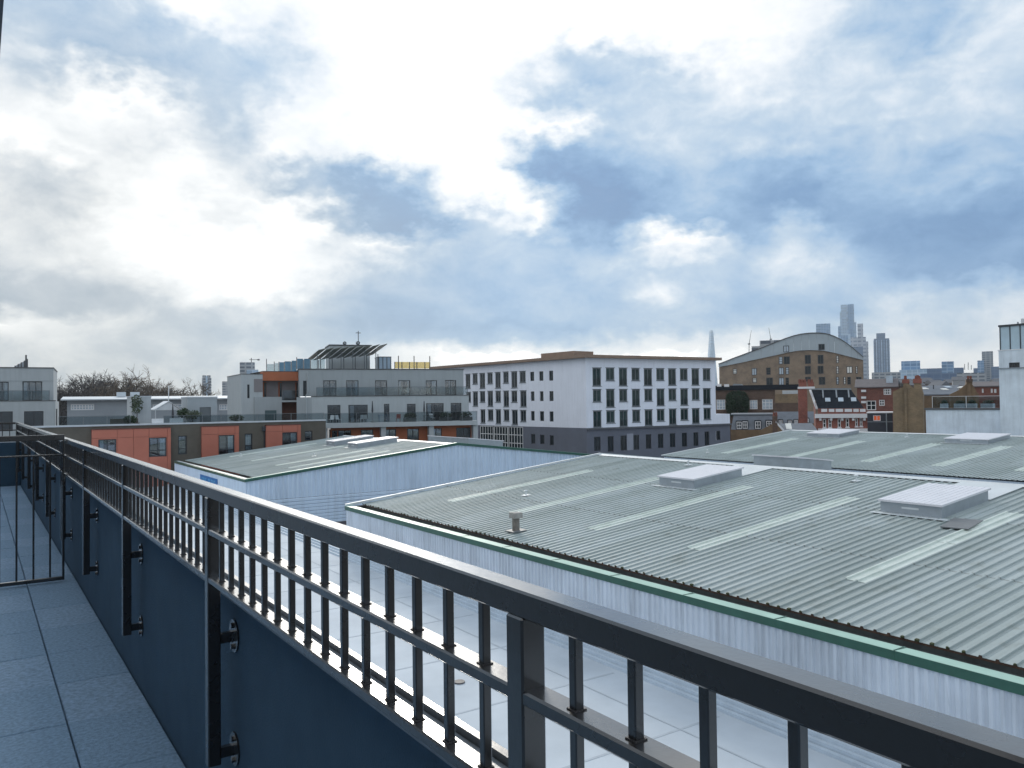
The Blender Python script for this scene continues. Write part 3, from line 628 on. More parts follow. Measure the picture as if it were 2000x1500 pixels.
R0 = [(1068,710,1110,803),(1157,707,1195,808),(1240,702,1280,800),(1325,698,1361,795),(1405,694,1440,789),(1484,690,1519,784),(1562,687,1597,778),(1640,684,1673,775),(1715,681,1747,770),(1788,676,1818,767),(1860,672,1890,732)]
L1 = [(231,303,262,397),(277,299,309,368),(323,297,358,396),(373,294,407,366),(424,291,459,394),(476,288,511,362),(529,286,567,392),(583,284,622,358),
 (235,420,265,485),(279,417,311,512),(325,415,358,486),(375,413,409,513),(426,413,460,485),(478,412,513,515),(530,412,567,486),(587,410,627,516),
 (329,534,359,622),(377,534,411,606),(428,533,461,626),(480,535,515,608),(533,537,570,632),(588,538,625,612)]
LN = [(651,287,677,347),(710,284,737,346),(774,280,801,345),(655,415,679,477),(714,414,738,478),(776,413,803,478),(656,543,680,605),(714,544,741,608),(777,545,803,611)]
L0 = [(657,692,684,756),(716,697,744,758),(778,701,805,766)]
def zfix(r): return (r[0], r[1], max(r[2], zb+.03), r[3])
hr = [zfix(WR.rect('3', r)) for r in R1]; hl = [zfix(WL.rect('3', r)) for r in L1]; hn = [zfix(WL.rect('3', r)) for r in LN]
WR.wall(MB(), 0, ur, zb, zt, hr, .3).build('wall', m_white, wb); WL.wall(MB(), 0, ul, zb, zt, hl+hn, .3).build('wall', m_white, wb)
h0 = [WR.rect('3', r) for r in R0]; h0l = [WL.rect('3', r) for r in L0]
WR.wall(MB(), 0, ur2, 0, zb-.001, h0, .25).build('ground_floor_wall', m_slate, wb)
sf = WL.rect('3', (322, 642, 606, 800)); WL.wall(MB(), 0, ul, 0, zb-.001, h0l+[sf], .25).build('ground_floor_wall', m_slate, wb)
WR.box(MB(), -.0, ur2+.1, zb-.25, zb-.002, .002, .28).build('ledge', mat('ledge_lead', (.10, .11, .125), .6), wb)
for r in hr:
    w = window(wb, WR, r, m_frg, m_paneg, .15, 2, 1, .10)
    b = MB(); WR.box(b, r[0]-.10, r[1]+.10, r[3]+.001, r[3]+.07, .003, .06); WR.box(b, r[0]-.10, r[1]+.10, r[2]-.07, r[2]-.001, .003, .08); b2 = MB()
    WR.box(MB(), r[0]-.10, r[1]+.10, r[3]+.001, r[3]+.07, .003, .06).build('head', m_frg, w); WR.box(MB(), r[0]-.10, r[1]+.10, r[2]-.07, r[2]-.001, .003, .08).build('sill', m_frg, w)
    if r[3]-r[2] > 2.2:
        for i in range(7): WR.box(MB(), r[0]+.15+i*(r[1]-r[0]-.3)/6-.012, r[0]+.15+i*(r[1]-r[0]-.3)/6+.012, r[2]+.05, r[2]+1.05, -.06, -.035).build('guard_bar', m_fr, w)
for r in hl:
    w = window(wb, WL, r, m_frg, m_pane, .15, 2, 1, .10)
    WL.box(MB(), r[0]-.10, r[1]+.10, r[3]+.001, r[3]+.07, .003, .06).build('head', m_frg, w); WL.box(MB(), r[0]-.10, r[1]+.10, r[2]-.07, r[2]-.001, .003, .08).build('sill', m_frg, w)
for r in hn+h0l: window(wb, WL, r, m_fr, m_pane, .10, 1, 1, .15)
for r in h0: window(wb, WR, r, m_fr, m_pane, .09, 2, 1, .12)
r = WR.rect('3', (1282, 690, 1322, 798)); WR.box(MB(), r[0], r[1], r[2], r[3], .003, .03).build('wall_panel', m_slatel, wb)
for i in range(3):
    a = sf[0]+(sf[1]-sf[0])*i/3; b = sf[0]+(sf[1]-sf[0])*(i+1)/3; window(wb, WL, (a+.12, b-.12, sf[2], sf[3]), m_frw if i < 3 else m_fr, m_pane, .12, 5, 3, .10)
A = C0+WR.u*ur; B = C0+WL.u*ul; D = B+WR.u*ur
MB().poly([(p.x, p.y, zt-.05) for p in (Vector(C0), A, D, B)]).build('roof_deck', mat('roof_felt', (.2, .2, .21), .9), wb)
MB().quad((A.x, A.y, 0), (D.x, D.y, 0), (D.x, D.y, zt), (A.x, A.y, zt)).build('rear_wall', m_white, wb); MB().quad((B.x, B.y, 0), (D.x, D.y, 0), (D.x, D.y, zt), (B.x, B.y, zt)).build('rear_wall', m_white, wb)
dz = .42
cn = [Vector(C0)+(WR.n+WL.n)*.75, A+(WR.n)*.75+WR.u*.75, D+WR.u*.75+WL.u*.7, B+WL.n*.75+WL.u*.75]
MB().prism([(p.x, p.y, zt+.002) for p in cn], (0, 0, dz)).build('cornice', m_cornice, wb)
rr = WL.off(-3).rect('3', (722, 160, 936, 200)); F3 = WL.off(-3); F3.box(MB(), rr[0], rr[1], zt+dz, rr[3], -4, 0).build('roof_plant_box', m_cornice, wb)
r = WR.rect('3', (1865, 562, 1945, 622)); WR.box(MB(), ur+.01, ur2, zb+.001, r[3], -4, -.002).build('low_parapet', m_white, wb)
MB().quad(WR.pt(ur2, 0), WR.pt(ur2, 0, -12), WR.pt(ur2, zb-.002, -12), WR.pt(ur2, zb-.002)).build('side_wall', m_slate, wb)
MB().quad(WR.pt(ur-.2, zb-.05), WR.pt(ur2, zb-.05), WR.pt(ur2, zb-.05, -12), WR.pt(ur-.2, zb-.05, -12)).build('low_roof', m_slate, wb)

# ------------------------------------------------------------------ terracotta and brown terrace block
m_brown = mat('brown_brick', (.115, .105, .088), .9, .14, 1.2, bump=.2); m_terra = mat('terracotta_panel', (.46, .155, .105), .75, .08, .8)
m_terraj = mat('terracotta_joint', (.15, .06, .05), .9); m_cope = mat('pale_coping', (.52, .56, .60), .6, .1)
TF = Fac((0, 87.0), 90)
tb = thing('terracotta_block', 'low brown brick flats with projecting terracotta window boxes and roof terrace', 'building')
uL, uR = TF.U(60), TF.U(636); ztp = TF.uv(300, 830)[1]
tw = [(1240, 655, 1325, 838), (1890, 635, 1965, 800)]
twh = [TF.rect('b', r) for r in tw]+[TF.rect('2', (650, 820, 704, 890))]
TF.wall(MB(), uL, uR, 0, ztp, twh, .2).build('wall', m_brown, tb)
for r in twh: window(tb, TF, (r[0], r[1], r[3]-2.1, r[3]) if False else r, m_fr, None, .10, 1, 2, .14, room=True, curt=((.05, .9),) if r is twh[1] else (), rowat=.3)
TF.box(MB(), uL, uR, ztp+.001, ztp+.16, -.35, .10).build('coping', m_cope, tb)
TF.box(MB(), uL, uR, ztp-.45, ztp-.3, -14, -.36).build('terrace_deck', mat('deck_boards', (.20, .19, .18), .9, .2, 2), tb)
boxes = [((395, 590, 1170, 960), 'b', [(460, 690, 637, 860), (957, 672, 1128, 860)], [645, 805, 955, 1135]), ((1470, 565, 1835, 860), 'b', [(1635, 648, 1790, 860)], [1630, 1795]), ((370, 780, 622, 960), '2', [(487, 830, 595, 935)], [487, 597])]
TP = TF.off(.45)
for (r, k, wins, cuts) in boxes:
    R = TP.rect(k, r); zlow = R[2]-2.6; ws = [TP.rect(k, q) for q in wins]
    TP.box(MB(), R[0], R[1], zlow, R[3], -.44, -.24).build('box_core', m_terraj, tb)
    us = [R[0]]+[TP.U(*cp(k, c, (r[1]+r[3])/2)) for c in cuts]+[R[1]]; zm = ws[0][3]+.12; zs = [zlow, zm, R[3]]
    for a, b in zip(us, us[1:]):
        for c, d in zip(zs, zs[1:]):
            b0 = MB(); hs = [w for w in ws if w[0] < (a+b)/2 < w[1] and c < (w[2]+w[3])/2 < d]
            if hs:
                w = hs[0]
                for (p, q, e, f) in ((a+.012, w[0], c+.012, d-.012), (w[1], b-.012, c+.012, d-.012), (max(a+.012, w[0]), min(b-.012, w[1]), w[3], d-.012), (max(a+.012, w[0]), min(b-.012, w[1]), c+.012, w[2])):
                    if q-p > .02 and f-e > .02: TP.box(MB(), p, q, e, f, -.23, 0).build('panel', m_terra, tb)
            else: TP.box(MB(), a+.012, b-.012, c+.012, d-.012, -.23, 0).build('panel', m_terra, tb)
    for i, w in enumerate(ws): window(tb, TP, w, m_fr, None, .10, 2, 2, .10, room=True, curt=((.62, .97),) if i == len(ws)-1 else ((.1, .3),), rowat=.33)
    TP.box(MB(), R[0]-.03, R[1]+.03, R[3]+.001, R[3]+.08, -.44, .04).build('box_flashing', m_terraj, tb)
u = TF.U(*cp('2', 355, 830)); dp = MB(); dp.tube([TF.pt(u, ztp-.9, .07), TF.pt(u, 1, .07)], .06, 8); dp.build('downpipe', m_fr, tb)
TF.box(MB(), u-.25, u+.2, ztp-.95, ztp-.45, .003, .3).build('rain_hopper', m_fr, tb)
TG = TF.off(-.9)
glass_rail(tb, TG, TG.U(115), TG.U(254), ztp-.28, 1.25, 0, 1.9); glass_rail(tb, TG, TG.U(320), TG.U(632), ztp-.28, 1.15, 0, 1.9)

# ------------------------------------------------------------------ things on that terrace
DK = ztp-.295
m_leaf = mat('evergreen_leaf', (.035, .065, .03), .7, .4, 3); m_leafo = mat('olive_leaf', (.075, .10, .06), .7, .4, 3); m_pot = mat('planter_grey', (.16, .16, .165), .8); m_bark = mat('bark', (.085, .07, .06), .9, .3, 6)
def clump(name, c, r, n, size, m, par=None, seed=0, flat=1.0):
    R = random.Random(seed); b = MB(); c = Vector(c)
    for _ in range(n):
        v = Vector((R.gauss(0, 1), R.gauss(0, 1), R.gauss(0, 1))).normalized()*(R.random()**.45); p = c+Vector((v.x*r[0], v.y*r[1], v.z*r[2]))
        a = Vector((R.gauss(0, 1), R.gauss(0, 1), R.gauss(0, 1)*flat)).normalized(); e = a.cross(Vector((R.gauss(0, 1), R.gauss(0, 1), R.gauss(0, 1)))).normalized(); s = size*R.uniform(.6, 1.4)
        b.poly([p-a*s, p+e*s*.45, p+a*s, p-e*s*.45])
    return b.build(name, m, par)
def potted(px, py, dep, r, h, label, m, seed, trunk=.0, group=None):
    p = TF.off(-dep).hit(px, py); o = thing('potted_shrub', label, 'plant', group)
    MB().tube([(p.x, p.y, DK), (p.x, p.y, DK+.5)], [.22, .3], 10).build('pot', m_pot, o)
    if trunk: MB().tube([(p.x, p.y, DK+.45), (p.x+.05, p.y, DK+.5+trunk)], [.05, .03], 6).build('trunk', m_bark, o)
    clump('foliage', (p.x, p.y, DK+.5+trunk+h*.5), (r, r, h*.6), 220, .16, m, o, seed)
potted(254, 812, 2.2, .7, .7, 'low dark green shrub in tub on terrace near pale glass fence', m_leaf, 1)
potted(267, 800, 3.0, .6, 1.7, 'slim small tree in tub before pale stair housing on terrace', m_leafo, 2, 1.1)
potted(357, 802, 3.0, .6, .9, 'dark bush in tub beside the white canopy on terrace', m_leaf, 3, .5)
potted(376, 805, 2.5, .9, .9, 'loose olive shrub in tub beside grey doorway housing', m_leafo, 4, .3)
potted(462, 812, 2.2, .8, .6, 'spreading shrub in tub by low terrace end near cream block', m_leafo, 5)
m_gw = mat('pale_grey_panel', (.46, .50, .53), .75, .06, .8, streak=.1); m_gw2 = mat('grey_weatherboard', (.36, .40, .43), .8, .06, .8)
def tbox(name, label, cat, r, dep, thick, m, door=None, holes=()):
    F = TF.off(-dep); R = F.rect('b', r); o = thing(name, label, cat); zl = DK
    h = [F.rect('b', door)] if door else []
    h = [(q[0], q[1], zl+.02, q[3]) for q in h]
    F.wall(MB(), R[0], R[1], zl, R[3], h, .15).build('wall', m, o)
    F.box(MB(), R[0]-.05, R[1]+.05, R[3]+.002, R[3]+.14, -thick-.05, .06).build('roof', m_cope, o)
    for uu in (R[0], R[1]): MB().quad(F.pt(uu, zl), F.pt(uu, zl, -thick), F.pt(uu, R[3], -thick), F.pt(uu, R[3])).build('side_wall', m, o)
    for q in h: F.box(MB(), q[0]+.02, q[1]-.02, zl+.01, q[3]-.02, -.14, -.08).build('door', m_frg, o)
    return o
tbox('stair_housing', 'pale grey boxy stair housing on roof terrace behind the small tub tree', 'stair housing', (785, 280, 975, 540), 3.6, 3, m_gw)
tbox('stair_housing', 'grey stair housing with dark doorway on roof terrace beside cream block', 'stair housing', (1330, 285, 1620, 520), 3.4, 3, m_gw2, (1450, 375, 1560, 520))
cn_ = thing('garden_canopy', 'white gabled canopy on posts with thin mast on the roof terrace', 'canopy')
F = TF.off(-6); a = F.uv(*cp('b', 1010, 405)); b = F.uv(*cp('b', 1270, 400)); c = F.uv(*cp('b', 1150, 322)); m_cv = mat('canopy_white', (.72, .75, .78), .7, .05)
for (p, q) in ((a, c), (c, b)): MB().prism([F.pt(p[0], p[1], .0), F.pt(q[0], q[1], .0), F.pt(q[0], q[1]+.08, .0), F.pt(p[0], p[1]+.08, .0)], -F.n*3).build('roof_side', m_cv, cn_)
MB().poly([F.pt(a[0]+.15, a[1], -.1), F.pt(b[0]-.15, b[1], -.1), F.pt(c[0], c[1]-.05, -.1)]).build('gable_cloth', m_cv, cn_)
for uu in (a[0]+.1, b[0]-.1): MB().tube([F.pt(uu, DK, -.1), F.pt(uu, a[1]+.02, -.1)], .05, 6).build('post', m_cv, cn_)
ct = F.uv(*cp('b', 1160, 165)); MB().tube([F.pt(c[0], c[1]+.05, -.2), F.pt(c[0]+.02, ct[1], -.2)], .045, 6).build('mast', m_cv, cn_)
pr = thing('parasol', 'closed dark parasol standing upright beside the white canopy', 'parasol'); F = TF.off(-3.2); p = F.uv(*cp('b', 1187, 340))
MB().tube([F.pt(p[0], DK, 0), F.pt(p[0], DK+.9, 0)], .03, 6).build('pole', m_fr, pr); MB().tube([F.pt(p[0], DK+.9, 0), F.pt(p[0], DK+1.3, 0), F.pt(p[0], p[1], 0)], [.10, .12, .03], 8).build('folded_canopy', m_fr, pr)
def bench(px, w, label, F, m, h=.45):
    u = F.U(px); o = thing('garden_bench', label, 'bench')
    F.box(MB(), u-w/2, u+w/2, DK+h-.06, DK+h, -.5, 0).build('seat', m, o); F.box(MB(), u-w/2, u+w/2, DK+h+.02, DK+h+.45, -.52, -.46).build('backrest', m, o)
    for s in (-1, 1):
        for q in (-.44, -.06): F.box(MB(), u+s*(w/2-.05)-.03, u+s*(w/2-.05)+.03, DK, DK+h-.061, q-.03, q+.03).build('leg', m, o)
bench(310, 1.2, 'small white bench on terrace before the white canopy', TF.off(-1.6), m_cv); bench(347, 1.4, 'white bench on terrace beside the closed dark parasol', TF.off(-1.6), m_cv); bench(244, 2.6, 'long brown bench on terrace before pale stair housing', TF.off(-2.2), m_brown, .5)

# ------------------------------------------------------------------ cream and grey apartment block with roof deck
m_cream = mat('cream_grey_render', (.34, .375, .395), .85, .05, .35, streak=.10); m_cream2 = mat('pale_cream_render', (.42, .46, .48), .85, .05, .4, streak=.10); m_orange = mat('rust_orange_panel', (.40, .13, .06), .75, .12, 1)
m_cap = mat('dark_cap', (.09, .095, .10), .6)
BF = Fac(atd(590, 780, 99), 104.8); BL = BF.off(1.3); BT = BF.off(4.2)
cb = thing('cream_apartment_block', 'cream grey stepped apartment block with glass balconies and rust orange corner', 'building')
ub0, ub1 = BF.U(*cp('2', 612, 500)), BF.U(*cp('2', 1797, 450)); zrf = BF.uv(*cp('2', 1200, 378))[1]; zmid = BF.uv(*cp('2', 1200, 567))[1]
up = [(783,455,878,570),(948,455,1038,565),(1158,455,1245,565),(1325,455,1412,560),(1525,455,1606,557),(1665,453,1745,553)]
uh = [BF.rect('2', r) for r in up]; uh = [(a, b, zmid+.03, d) for a, b, c, d in uh]; sl = BF.rect('2', (637, 457, 663, 580)); sl = (sl[0], sl[1], max(sl[2], zmid+.05), sl[3])
BF.wall(MB(), ub0, ub1, zmid, zrf, uh+[sl], .2).build('upper_wall', m_cream, cb)
for i, r in enumerate(uh): window(cb, BF, r, m_fr, None, .08, 2, 1, .15, room=True, curt=((), ((.75, .95),), (), ((.03, .25), (.8, .97)), ((.55, .95),), ((.4, .6),))[i])
window(cb, BF, sl, m_fr, m_pane, .06)
BF.box(MB(), ub0-.05, ub1+.05, zrf+.001, zrf+.12, -14, .08).build('roof_edge', m_cap, cb)
for uu in (ub0, ub1): MB().quad(BF.pt(uu, zmid), BF.pt(uu, zmid, -14), BF.pt(uu, zrf, -14), BF.pt(uu, zrf)).build('side_wall', m_cream, cb)
# lower storey, proud of the upper one
vb0, vb1 = BL.U(*cp('2', 700, 600)), BL.U(*cp('2', 1835, 600)); zlo = BL.uv(*cp('2', 1200, 760))[1]; zmt = BL.uv(*cp('2', 1200, 570))[1]
lo = [(813,633,908,760),(965,632,1105,760),(1222,625,1262,760),(1388,625,1452,760),(1527,620,1655,760),(1705,618,1783,760)]
lh = [BL.rect('2', r) for r in lo]; lh = [(a, b, zlo+.04, d) for a, b, c, d in lh]
BL.wall(MB(), vb0, vb1, zlo, zmt, lh, .2).build('lower_wall', m_cream2, cb)
BL.wall(MB(), BL.U(*cp('2', 590, 600)), vb0, zlo, zmt-.02, (), .2).build('lower_wall', m_cream, cb)
for i, r in enumerate(lh): window(cb, BL, r, m_fr, None, .08, 2 if r[1]-r[0] > 1.2 else 1, 1, .15, room=True, curt=((.1, .3),) if i in (4, 1) else ())
MB().quad(BL.pt(vb1, zlo), BL.pt(vb1, zlo, -14), BL.pt(vb1, zmt, -14), BL.pt(vb1, zmt)).build('side_wall', m_cream2, cb)
BL.box(MB(), vb0, vb1+.05, zmt+.001, zmt+.10, -1.29, .06).build('balcony_floor_edge', m_cap, cb)
u0 = BL.U(*cp('2', 735, 550)); glass_rail(cb, BL, u0, vb1-.1, zmt+.10, 1.05, -.12, 2.2, fm=m_frg)
# terrace slab and its glass
wt0, wt1 = BT.U(*cp('2', 790, 770)), BT.U(*cp('2', 1900, 770)); ztt = BT.uv(*cp('2', 1350, 757))[1]
BT.box(MB(), wt0, wt1, ztt-.55, ztt, -3.0, 0).build('terrace_slab', m_cream2, cb)
glass_rail(cb, BT, wt0+.05, wt1-.05, ztt+.001, 1.2, -.15, 2.0)
BU = BF.off(2.6); x0, x1 = BU.U(*cp('2', 835, 830)), BU.U(*cp('2', 1860, 830)); zu0, zu1 = ztt-4.2, ztt-.551
ws = [(845,815,885,880),(890,815,985,880),(1055,810,1145,880),(1215,800,1310,880),(1390,800,1475,880),(1560,790,1640,880),(1745,785,1850,880)]
wh = [BU.rect('2', r) for r in ws]; wh = [(a, b, zu0+.9, zu1-.35) for a, b, c, d in wh]
BU.wall(MB(), x0, x1, zu0, zu1, wh, .15).build('recessed_wall', m_orange, cb)
for i, r in enumerate(wh): window(cb, BU, r, m_fr, None, .09, 2, 1, .1, room=True, curt=((.1, .45),) if i % 2 else ())
for c in (787, 1212, 1560, 1880): uu = BT.U(*cp('2', c+10, 800)); BT.box(MB(), uu-.3, uu+.3, 0, ztt-.552, -1.2, -.3).build('pier', m_cream2, cb)
BU.box(MB(), x0, x1, 0, zu0-.002, -6, .05).build('base_wall', m_brown, cb)
# left wing with rust orange top and balconies
LWF = Fac(BF.pt(ub0, 0)+Vector((0, 2.2, 0)), 95); lr = lambda r: LWF.rect('2', r)
r = lr((190, 412, 345, 745)); nar = lr((233, 485, 250, 585)); LWF.wall(MB(), r[0], r[1], DK-.1, r[3], [nar], .2).build('wing_wall', m_cream2, cb); LWF.box(MB(), r[0]-.05, r[1]-.01, r[3]+.001, r[3]+.07, -10, .05).build('wing_roof_edge', m_cap, cb); window(cb, LWF, nar, m_fr, m_pane, .05)
MB().quad(LWF.pt(r[0], DK), LWF.pt(r[0], DK, -10), LWF.pt(r[0], r[3], -10), LWF.pt(r[0], r[3])).build('side_wall', m_cream2, cb)
o = lr((345, 392, 612, 457)); LWF.box(MB(), o[0], o[1], o[2], o[3], -1.5, 0).build('orange_band', m_orange, cb)
LW2 = LWF.off(-1.4); rr = LW2.rect('2', (270, 450, 612, 745)); LW2.wall(MB(), rr[0], rr[1], DK-.1, o[2], (), .1).build('recess_wall', mat('recess_render', (.23, .215, .225), .85, .06), cb)
for c in (358, 470, 592): q = LW2.rect('2', (c-12, 468, c+12, 560)); LW2.box(MB(), q[0], q[1], q[2]-.6, q[3], .003, .10).build('orange_fin', m_orange, cb); LW2.box(MB(), q[0]+.12, q[1]-.02, q[2]-.5, q[3]-.1, .101, .13).build('slot_window', m_pane, cb)
q = lr((480, 600, 612, 612)); LWF.box(MB(), q[0], q[1], q[2], q[3], -1.39, .3).build('balcony_slab', m_cream2, cb); glass_rail(cb, LWF, q[0]+.05, q[1]-.05, q[3]+.001, 1.25, .2, 1.6)
q = lr((283, 575, 480, 745)); LWF.box(MB(), q[0], q[1], DK, q[3], -.8, .25).build('stair_block', m_cream, cb)
q = lr((455, 612, 612, 740)); LWF.box(MB(), q[0], q[1], DK, q[3], -1.38, -1.2).build('lower_recess', mat('recess_rust', (.12, .05, .035), .85, .3, 1), cb)
q = lr((358, 672, 440, 740)); qq = LWF.off(.27); qq.box(MB(), q[0], q[1], DK+.01, q[3], 0, .05).build('garage_door', mat('green_door', (.06, .10, .11), .6), cb)
q = lr((275, 445, 345, 540)); LWF.box(MB(), q[0]+.1, q[1], q[2], q[3], .003, .03).build('roller_shutter', mat('recess_render', (.23, .215, .225), .85), cb)
# rooftop: plant room, solar canopy, glass screens, dishes, mast
RZ = zrf+.121
def brect(r, dep): F = BF.off(-dep); return F, F.rect('2', r)
F, q = brect((830, 197, 1120, 380), 5); ph = thing('plant_room', 'pale boxy rooftop plant room behind solar canopy on cream block', 'plant room')
F.box(MB(), q[0], q[1], RZ, q[3]-.15, -5, 0).build('wall', m_cream2, ph); F.box(MB(), q[0]-.08, q[1]+.08, q[3]-.149, q[3], -5.1, .1).build('roof', m_cap, ph)
for (r, lab) in (((925, 165, 950, 197), 'dark round rooftop fan at the plain end of the plant room roof'), ((1020, 172, 1048, 200), 'dark round rooftop fan beside the thin mast on plant room')):
    Fd, d = brect(r, 6); f = thing('rooftop_fan', lab, 'fan'); cx, rad = (d[0]+d[1])/2, (d[1]-d[0])/2
    MB().tube([Fd.pt(cx, q[3]+rad*1.15, -.2), Fd.pt(cx, q[3]+rad*1.15, .2)], rad, 16).build('drum', m_cap, f); Fd.box(MB(), cx-rad*.6, cx+rad*.6, q[3]+.001, q[3]+.25, -.15, .15).build('foot', m_cap, f)
    MB().tube([Fd.pt(cx, q[3]+rad*1.15, .2), Fd.pt(cx, q[3]+rad*1.15, .24)], rad*.5, 10).build('hub', m_vside, f)
ms = thing('rooftop_mast', 'thin rooftop mast rising from the plant room', 'mast'); Fd = BF.off(-6.5); a = Fd.uv(*cp('2', 1036, 98))
MB().tube([Fd.pt(a[0], q[3]+.001, 0), Fd.pt(a[0], a[1], 0)], .05, 6).build('pole', m_cap, ms); Fd.box(MB(), a[0]-.35, a[0]+.35, a[1]-.3, a[1]-.22, -.03, .03).build('crossbar', m_cap, ms)
sc_ = thing('solar_canopy', 'slatted canopy of tilted solar panels on posts above roof deck', 'canopy'); Fa, Fb = BF.off(-1.0), BF.off(-4.2)
m_sol = mat('solar_panel', (.10, .115, .10), .3, .3, 2, spec=.7)
pa, pb = Fa.uv(*cp('2', 672, 300)), Fa.uv(*cp('2', 1175, 262))
np_ = 9
for i in range(np_):
    t0 = i/np_; t1 = (i+1.0)/np_-.004; zz = pa[1]+(pb[1]-pa[1])*t0
    A_ = Fa.pt(pa[0]+1.3+(pb[0]-pa[0])*t0, zz+1.05); B_ = Fa.pt(pa[0]+1.3+(pb[0]-pa[0])*t1, zz+1.30)
    up_ = -BF.n*3.4+Vector((0, 0, -1.15))-BF.u*1.3
    MB().prism([A_, B_, B_+up_, A_+up_], (0, 0, .09)).build('solar_panel', m_sol, sc_)
for i in range(6):
    t0 = .08+i*.17; u = pa[0]+(pb[0]-pa[0])*t0; zz = pa[1]+(pb[1]-pa[1])*t0
    MB().tube([Fa.pt(u+.5, RZ, -.6), Fa.pt(u+.5, zz+.75, -.6)], .055, 6).build('post', m_frg, sc_); MB().tube([Fa.pt(u+1.1, RZ, -2.6), Fa.pt(u+1.1, zz+.15, -2.6)], .055, 6).build('post', m_frg, sc_)
Fg, q = brect((1185, 288, 1272, 380), 3.0); gp = thing('glass_pavilion', 'pale blue glazed rooftop pavilion at the end of the solar canopy', 'pavilion')
Fg.box(MB(), q[0], q[1], RZ, q[3], -3, 0).build('glazing', mat('pale_blue_glass', (.30, .42, .55), .12, .1, .5, spec=.8), gp)
for i in range(4): u = q[0]+(q[1]-q[0])*i/3; Fg.box(MB(), u-.05, u+.05, RZ, q[3], .003, .06).build('mullion', m_frg, gp)
Fg.box(MB(), q[0]-.06, q[1]+.06, q[3]+.001, q[3]+.09, -3.1, .1).build('roof', m_frg, gp)
gs = thing('deck_screen', 'row of blue tinted glass wind screens on the roof deck edge', 'glass screen'); Fs = Fac(BF.pt(ub0, 0)+Vector((0, 1.2, 0)), 100)
m_bg = mat('blue_screen_glass', (.08, .20, .30), .15, .3, 1, spec=.7)
pts = [Fs.U(*cp('2', c, 360)) for c in (380, 436, 470, 510, 560, 600, 650, 700, 760, 810)]
for i, (a, b) in enumerate(zip(pts, pts[1:])):
    zb_ = o[3]+.05 if b < 0.3 else RZ
    Fs.box(MB(), a+.06, b-.06, zb_, zb_+(.9+.12*i if i < 4 else 1.35), -1.0, -.98).build('glass_panel', m_bg if 2 <= i <= 6 else m_bal, gs)
    Fs.box(MB(), a-.04, a+.04, zb_-.02, zb_+1.2+(.35 if i in (0, 5) else 0), -1.05, -.95).build('post', m_cap, gs)
LWF.box(MB(), o[0]-.02, o[1]+.05, o[3]+.001, o[3]+.06, -8, .05).build('wing_roof', m_cap, cb)
df = thing('deck_fence', 'low mesh fence with dark posts on the roof deck end', 'fence'); Fs = BF.off(-1.2); cs = [1300, 1327, 1352, 1406, 1440, 1460, 1518, 1554]
for i, c in enumerate(cs): u = Fs.U(*cp('2', c, 350)); Fs.box(MB(), u-.05, u+.05, RZ, RZ+(1.75 if c in (1327, 1440, 1554) else .95), -.05, .05).build('post', m_cap, df)
for a, b in zip(cs, cs[1:]): Fs.box(MB(), Fs.U(*cp('2', a, 350))+.06, Fs.U(*cp('2', b, 350))-.06, RZ+.1, RZ+.95, -.01, .01).build('mesh_panel', glassmat('yellow_mesh', (1.0, .9, .6), .75, .5), df)
dr = MB(); u = BF.U(*cp('2', 672, 500)); dr.tube([BF.pt(u, zrf-.3, .08), BF.pt(u, zmid+.6, .08), BF.pt(u-.35, zmid-.1, .12), BF.pt(u-.35, zmid-.2, 1.40), BF.pt(u-.35, zlo, 1.40)], .06, 6); dr.build('downpipe', m_cream2, cb)
# terrace furniture
m_cw = mat('white_plastic', (.72, .73, .75), .5, .05); m_cbk = mat('dark_rattan', (.06, .055, .055), .8); m_cbl = mat('blue_cover', (.12, .20, .30), .8)
def chair(F, u, o, rot, m, label):
    t = thing('garden_chair', label, 'chair', 'chairs on the glass-railed terrace'); a = math.radians(rot); ux = F.u*math.cos(a)+F.n*math.sin(a); uy = F.n*math.cos(a)-F.u*math.sin(a); p = F.pt(u, ztt+.001, o)
    MB().obox(p-ux*.26-uy*.25+Vector((0, 0, .42)), ux*.52, uy*.5, (0, 0, .05)).build('seat', m, t)
    MB().obox(p-ux*.26-uy*.27+Vector((0, 0, .471)), ux*.52, uy*.05+Vector((0, 0, 0)), Vector((0, 0, .5))-uy*.12).build('backrest', m, t)
    for sx in (-1, 1):
        for sy in (-1, 1): MB().tube([p+ux*.22*sx+uy*.21*sy, p+ux*.22*sx+uy*.21*sy+Vector((0, 0, .419))], .022, 5).build('leg', m, t)
def table(F, u, o, m, label, h=.74):
    t = thing('garden_table', label, 'table'); p = F.pt(u, ztt+.001, o)
    MB().obox(p-F.u*.6-F.n*.4+Vector((0, 0, h-.04)), F.u*1.2, F.n*.8, (0, 0, .04)).build('table_top', m, t)
    for sx in (-1, 1):
        for sy in (-1, 1): MB().tube([p+F.u*.52*sx+F.n*.33*sy, p+F.u*.52*sx+F.n*.33*sy+Vector((0, 0, h-.041))], .025, 5).build('leg', m, t)
cu = lambda c: BT.U(*cp('2', c, 735))
for c, rot, m, lab in ((850, 30, m_cw, 'white garden chair on terrace by its brick brown corner'), (905, -40, m_cw, 'white reclining garden chair on terrace near the first lower window'), (1065, 150, m_cw, 'white garden chair tucked beside dark rattan table'), (1100, 200, m_cw, 'white garden chair turned away from dark rattan table'),
    (1340, 20, mat('red_cloth', (.25, .06, .05), .8), 'red garden chair on terrace below the narrow dark window'), (1590, -20, m_cw, 'white garden chair on terrace below the widest window'), (1720, 30, m_cbk, 'dark rattan chair at the planted end of the terrace')): chair(BT, cu(c), -1.3, rot, m, lab)
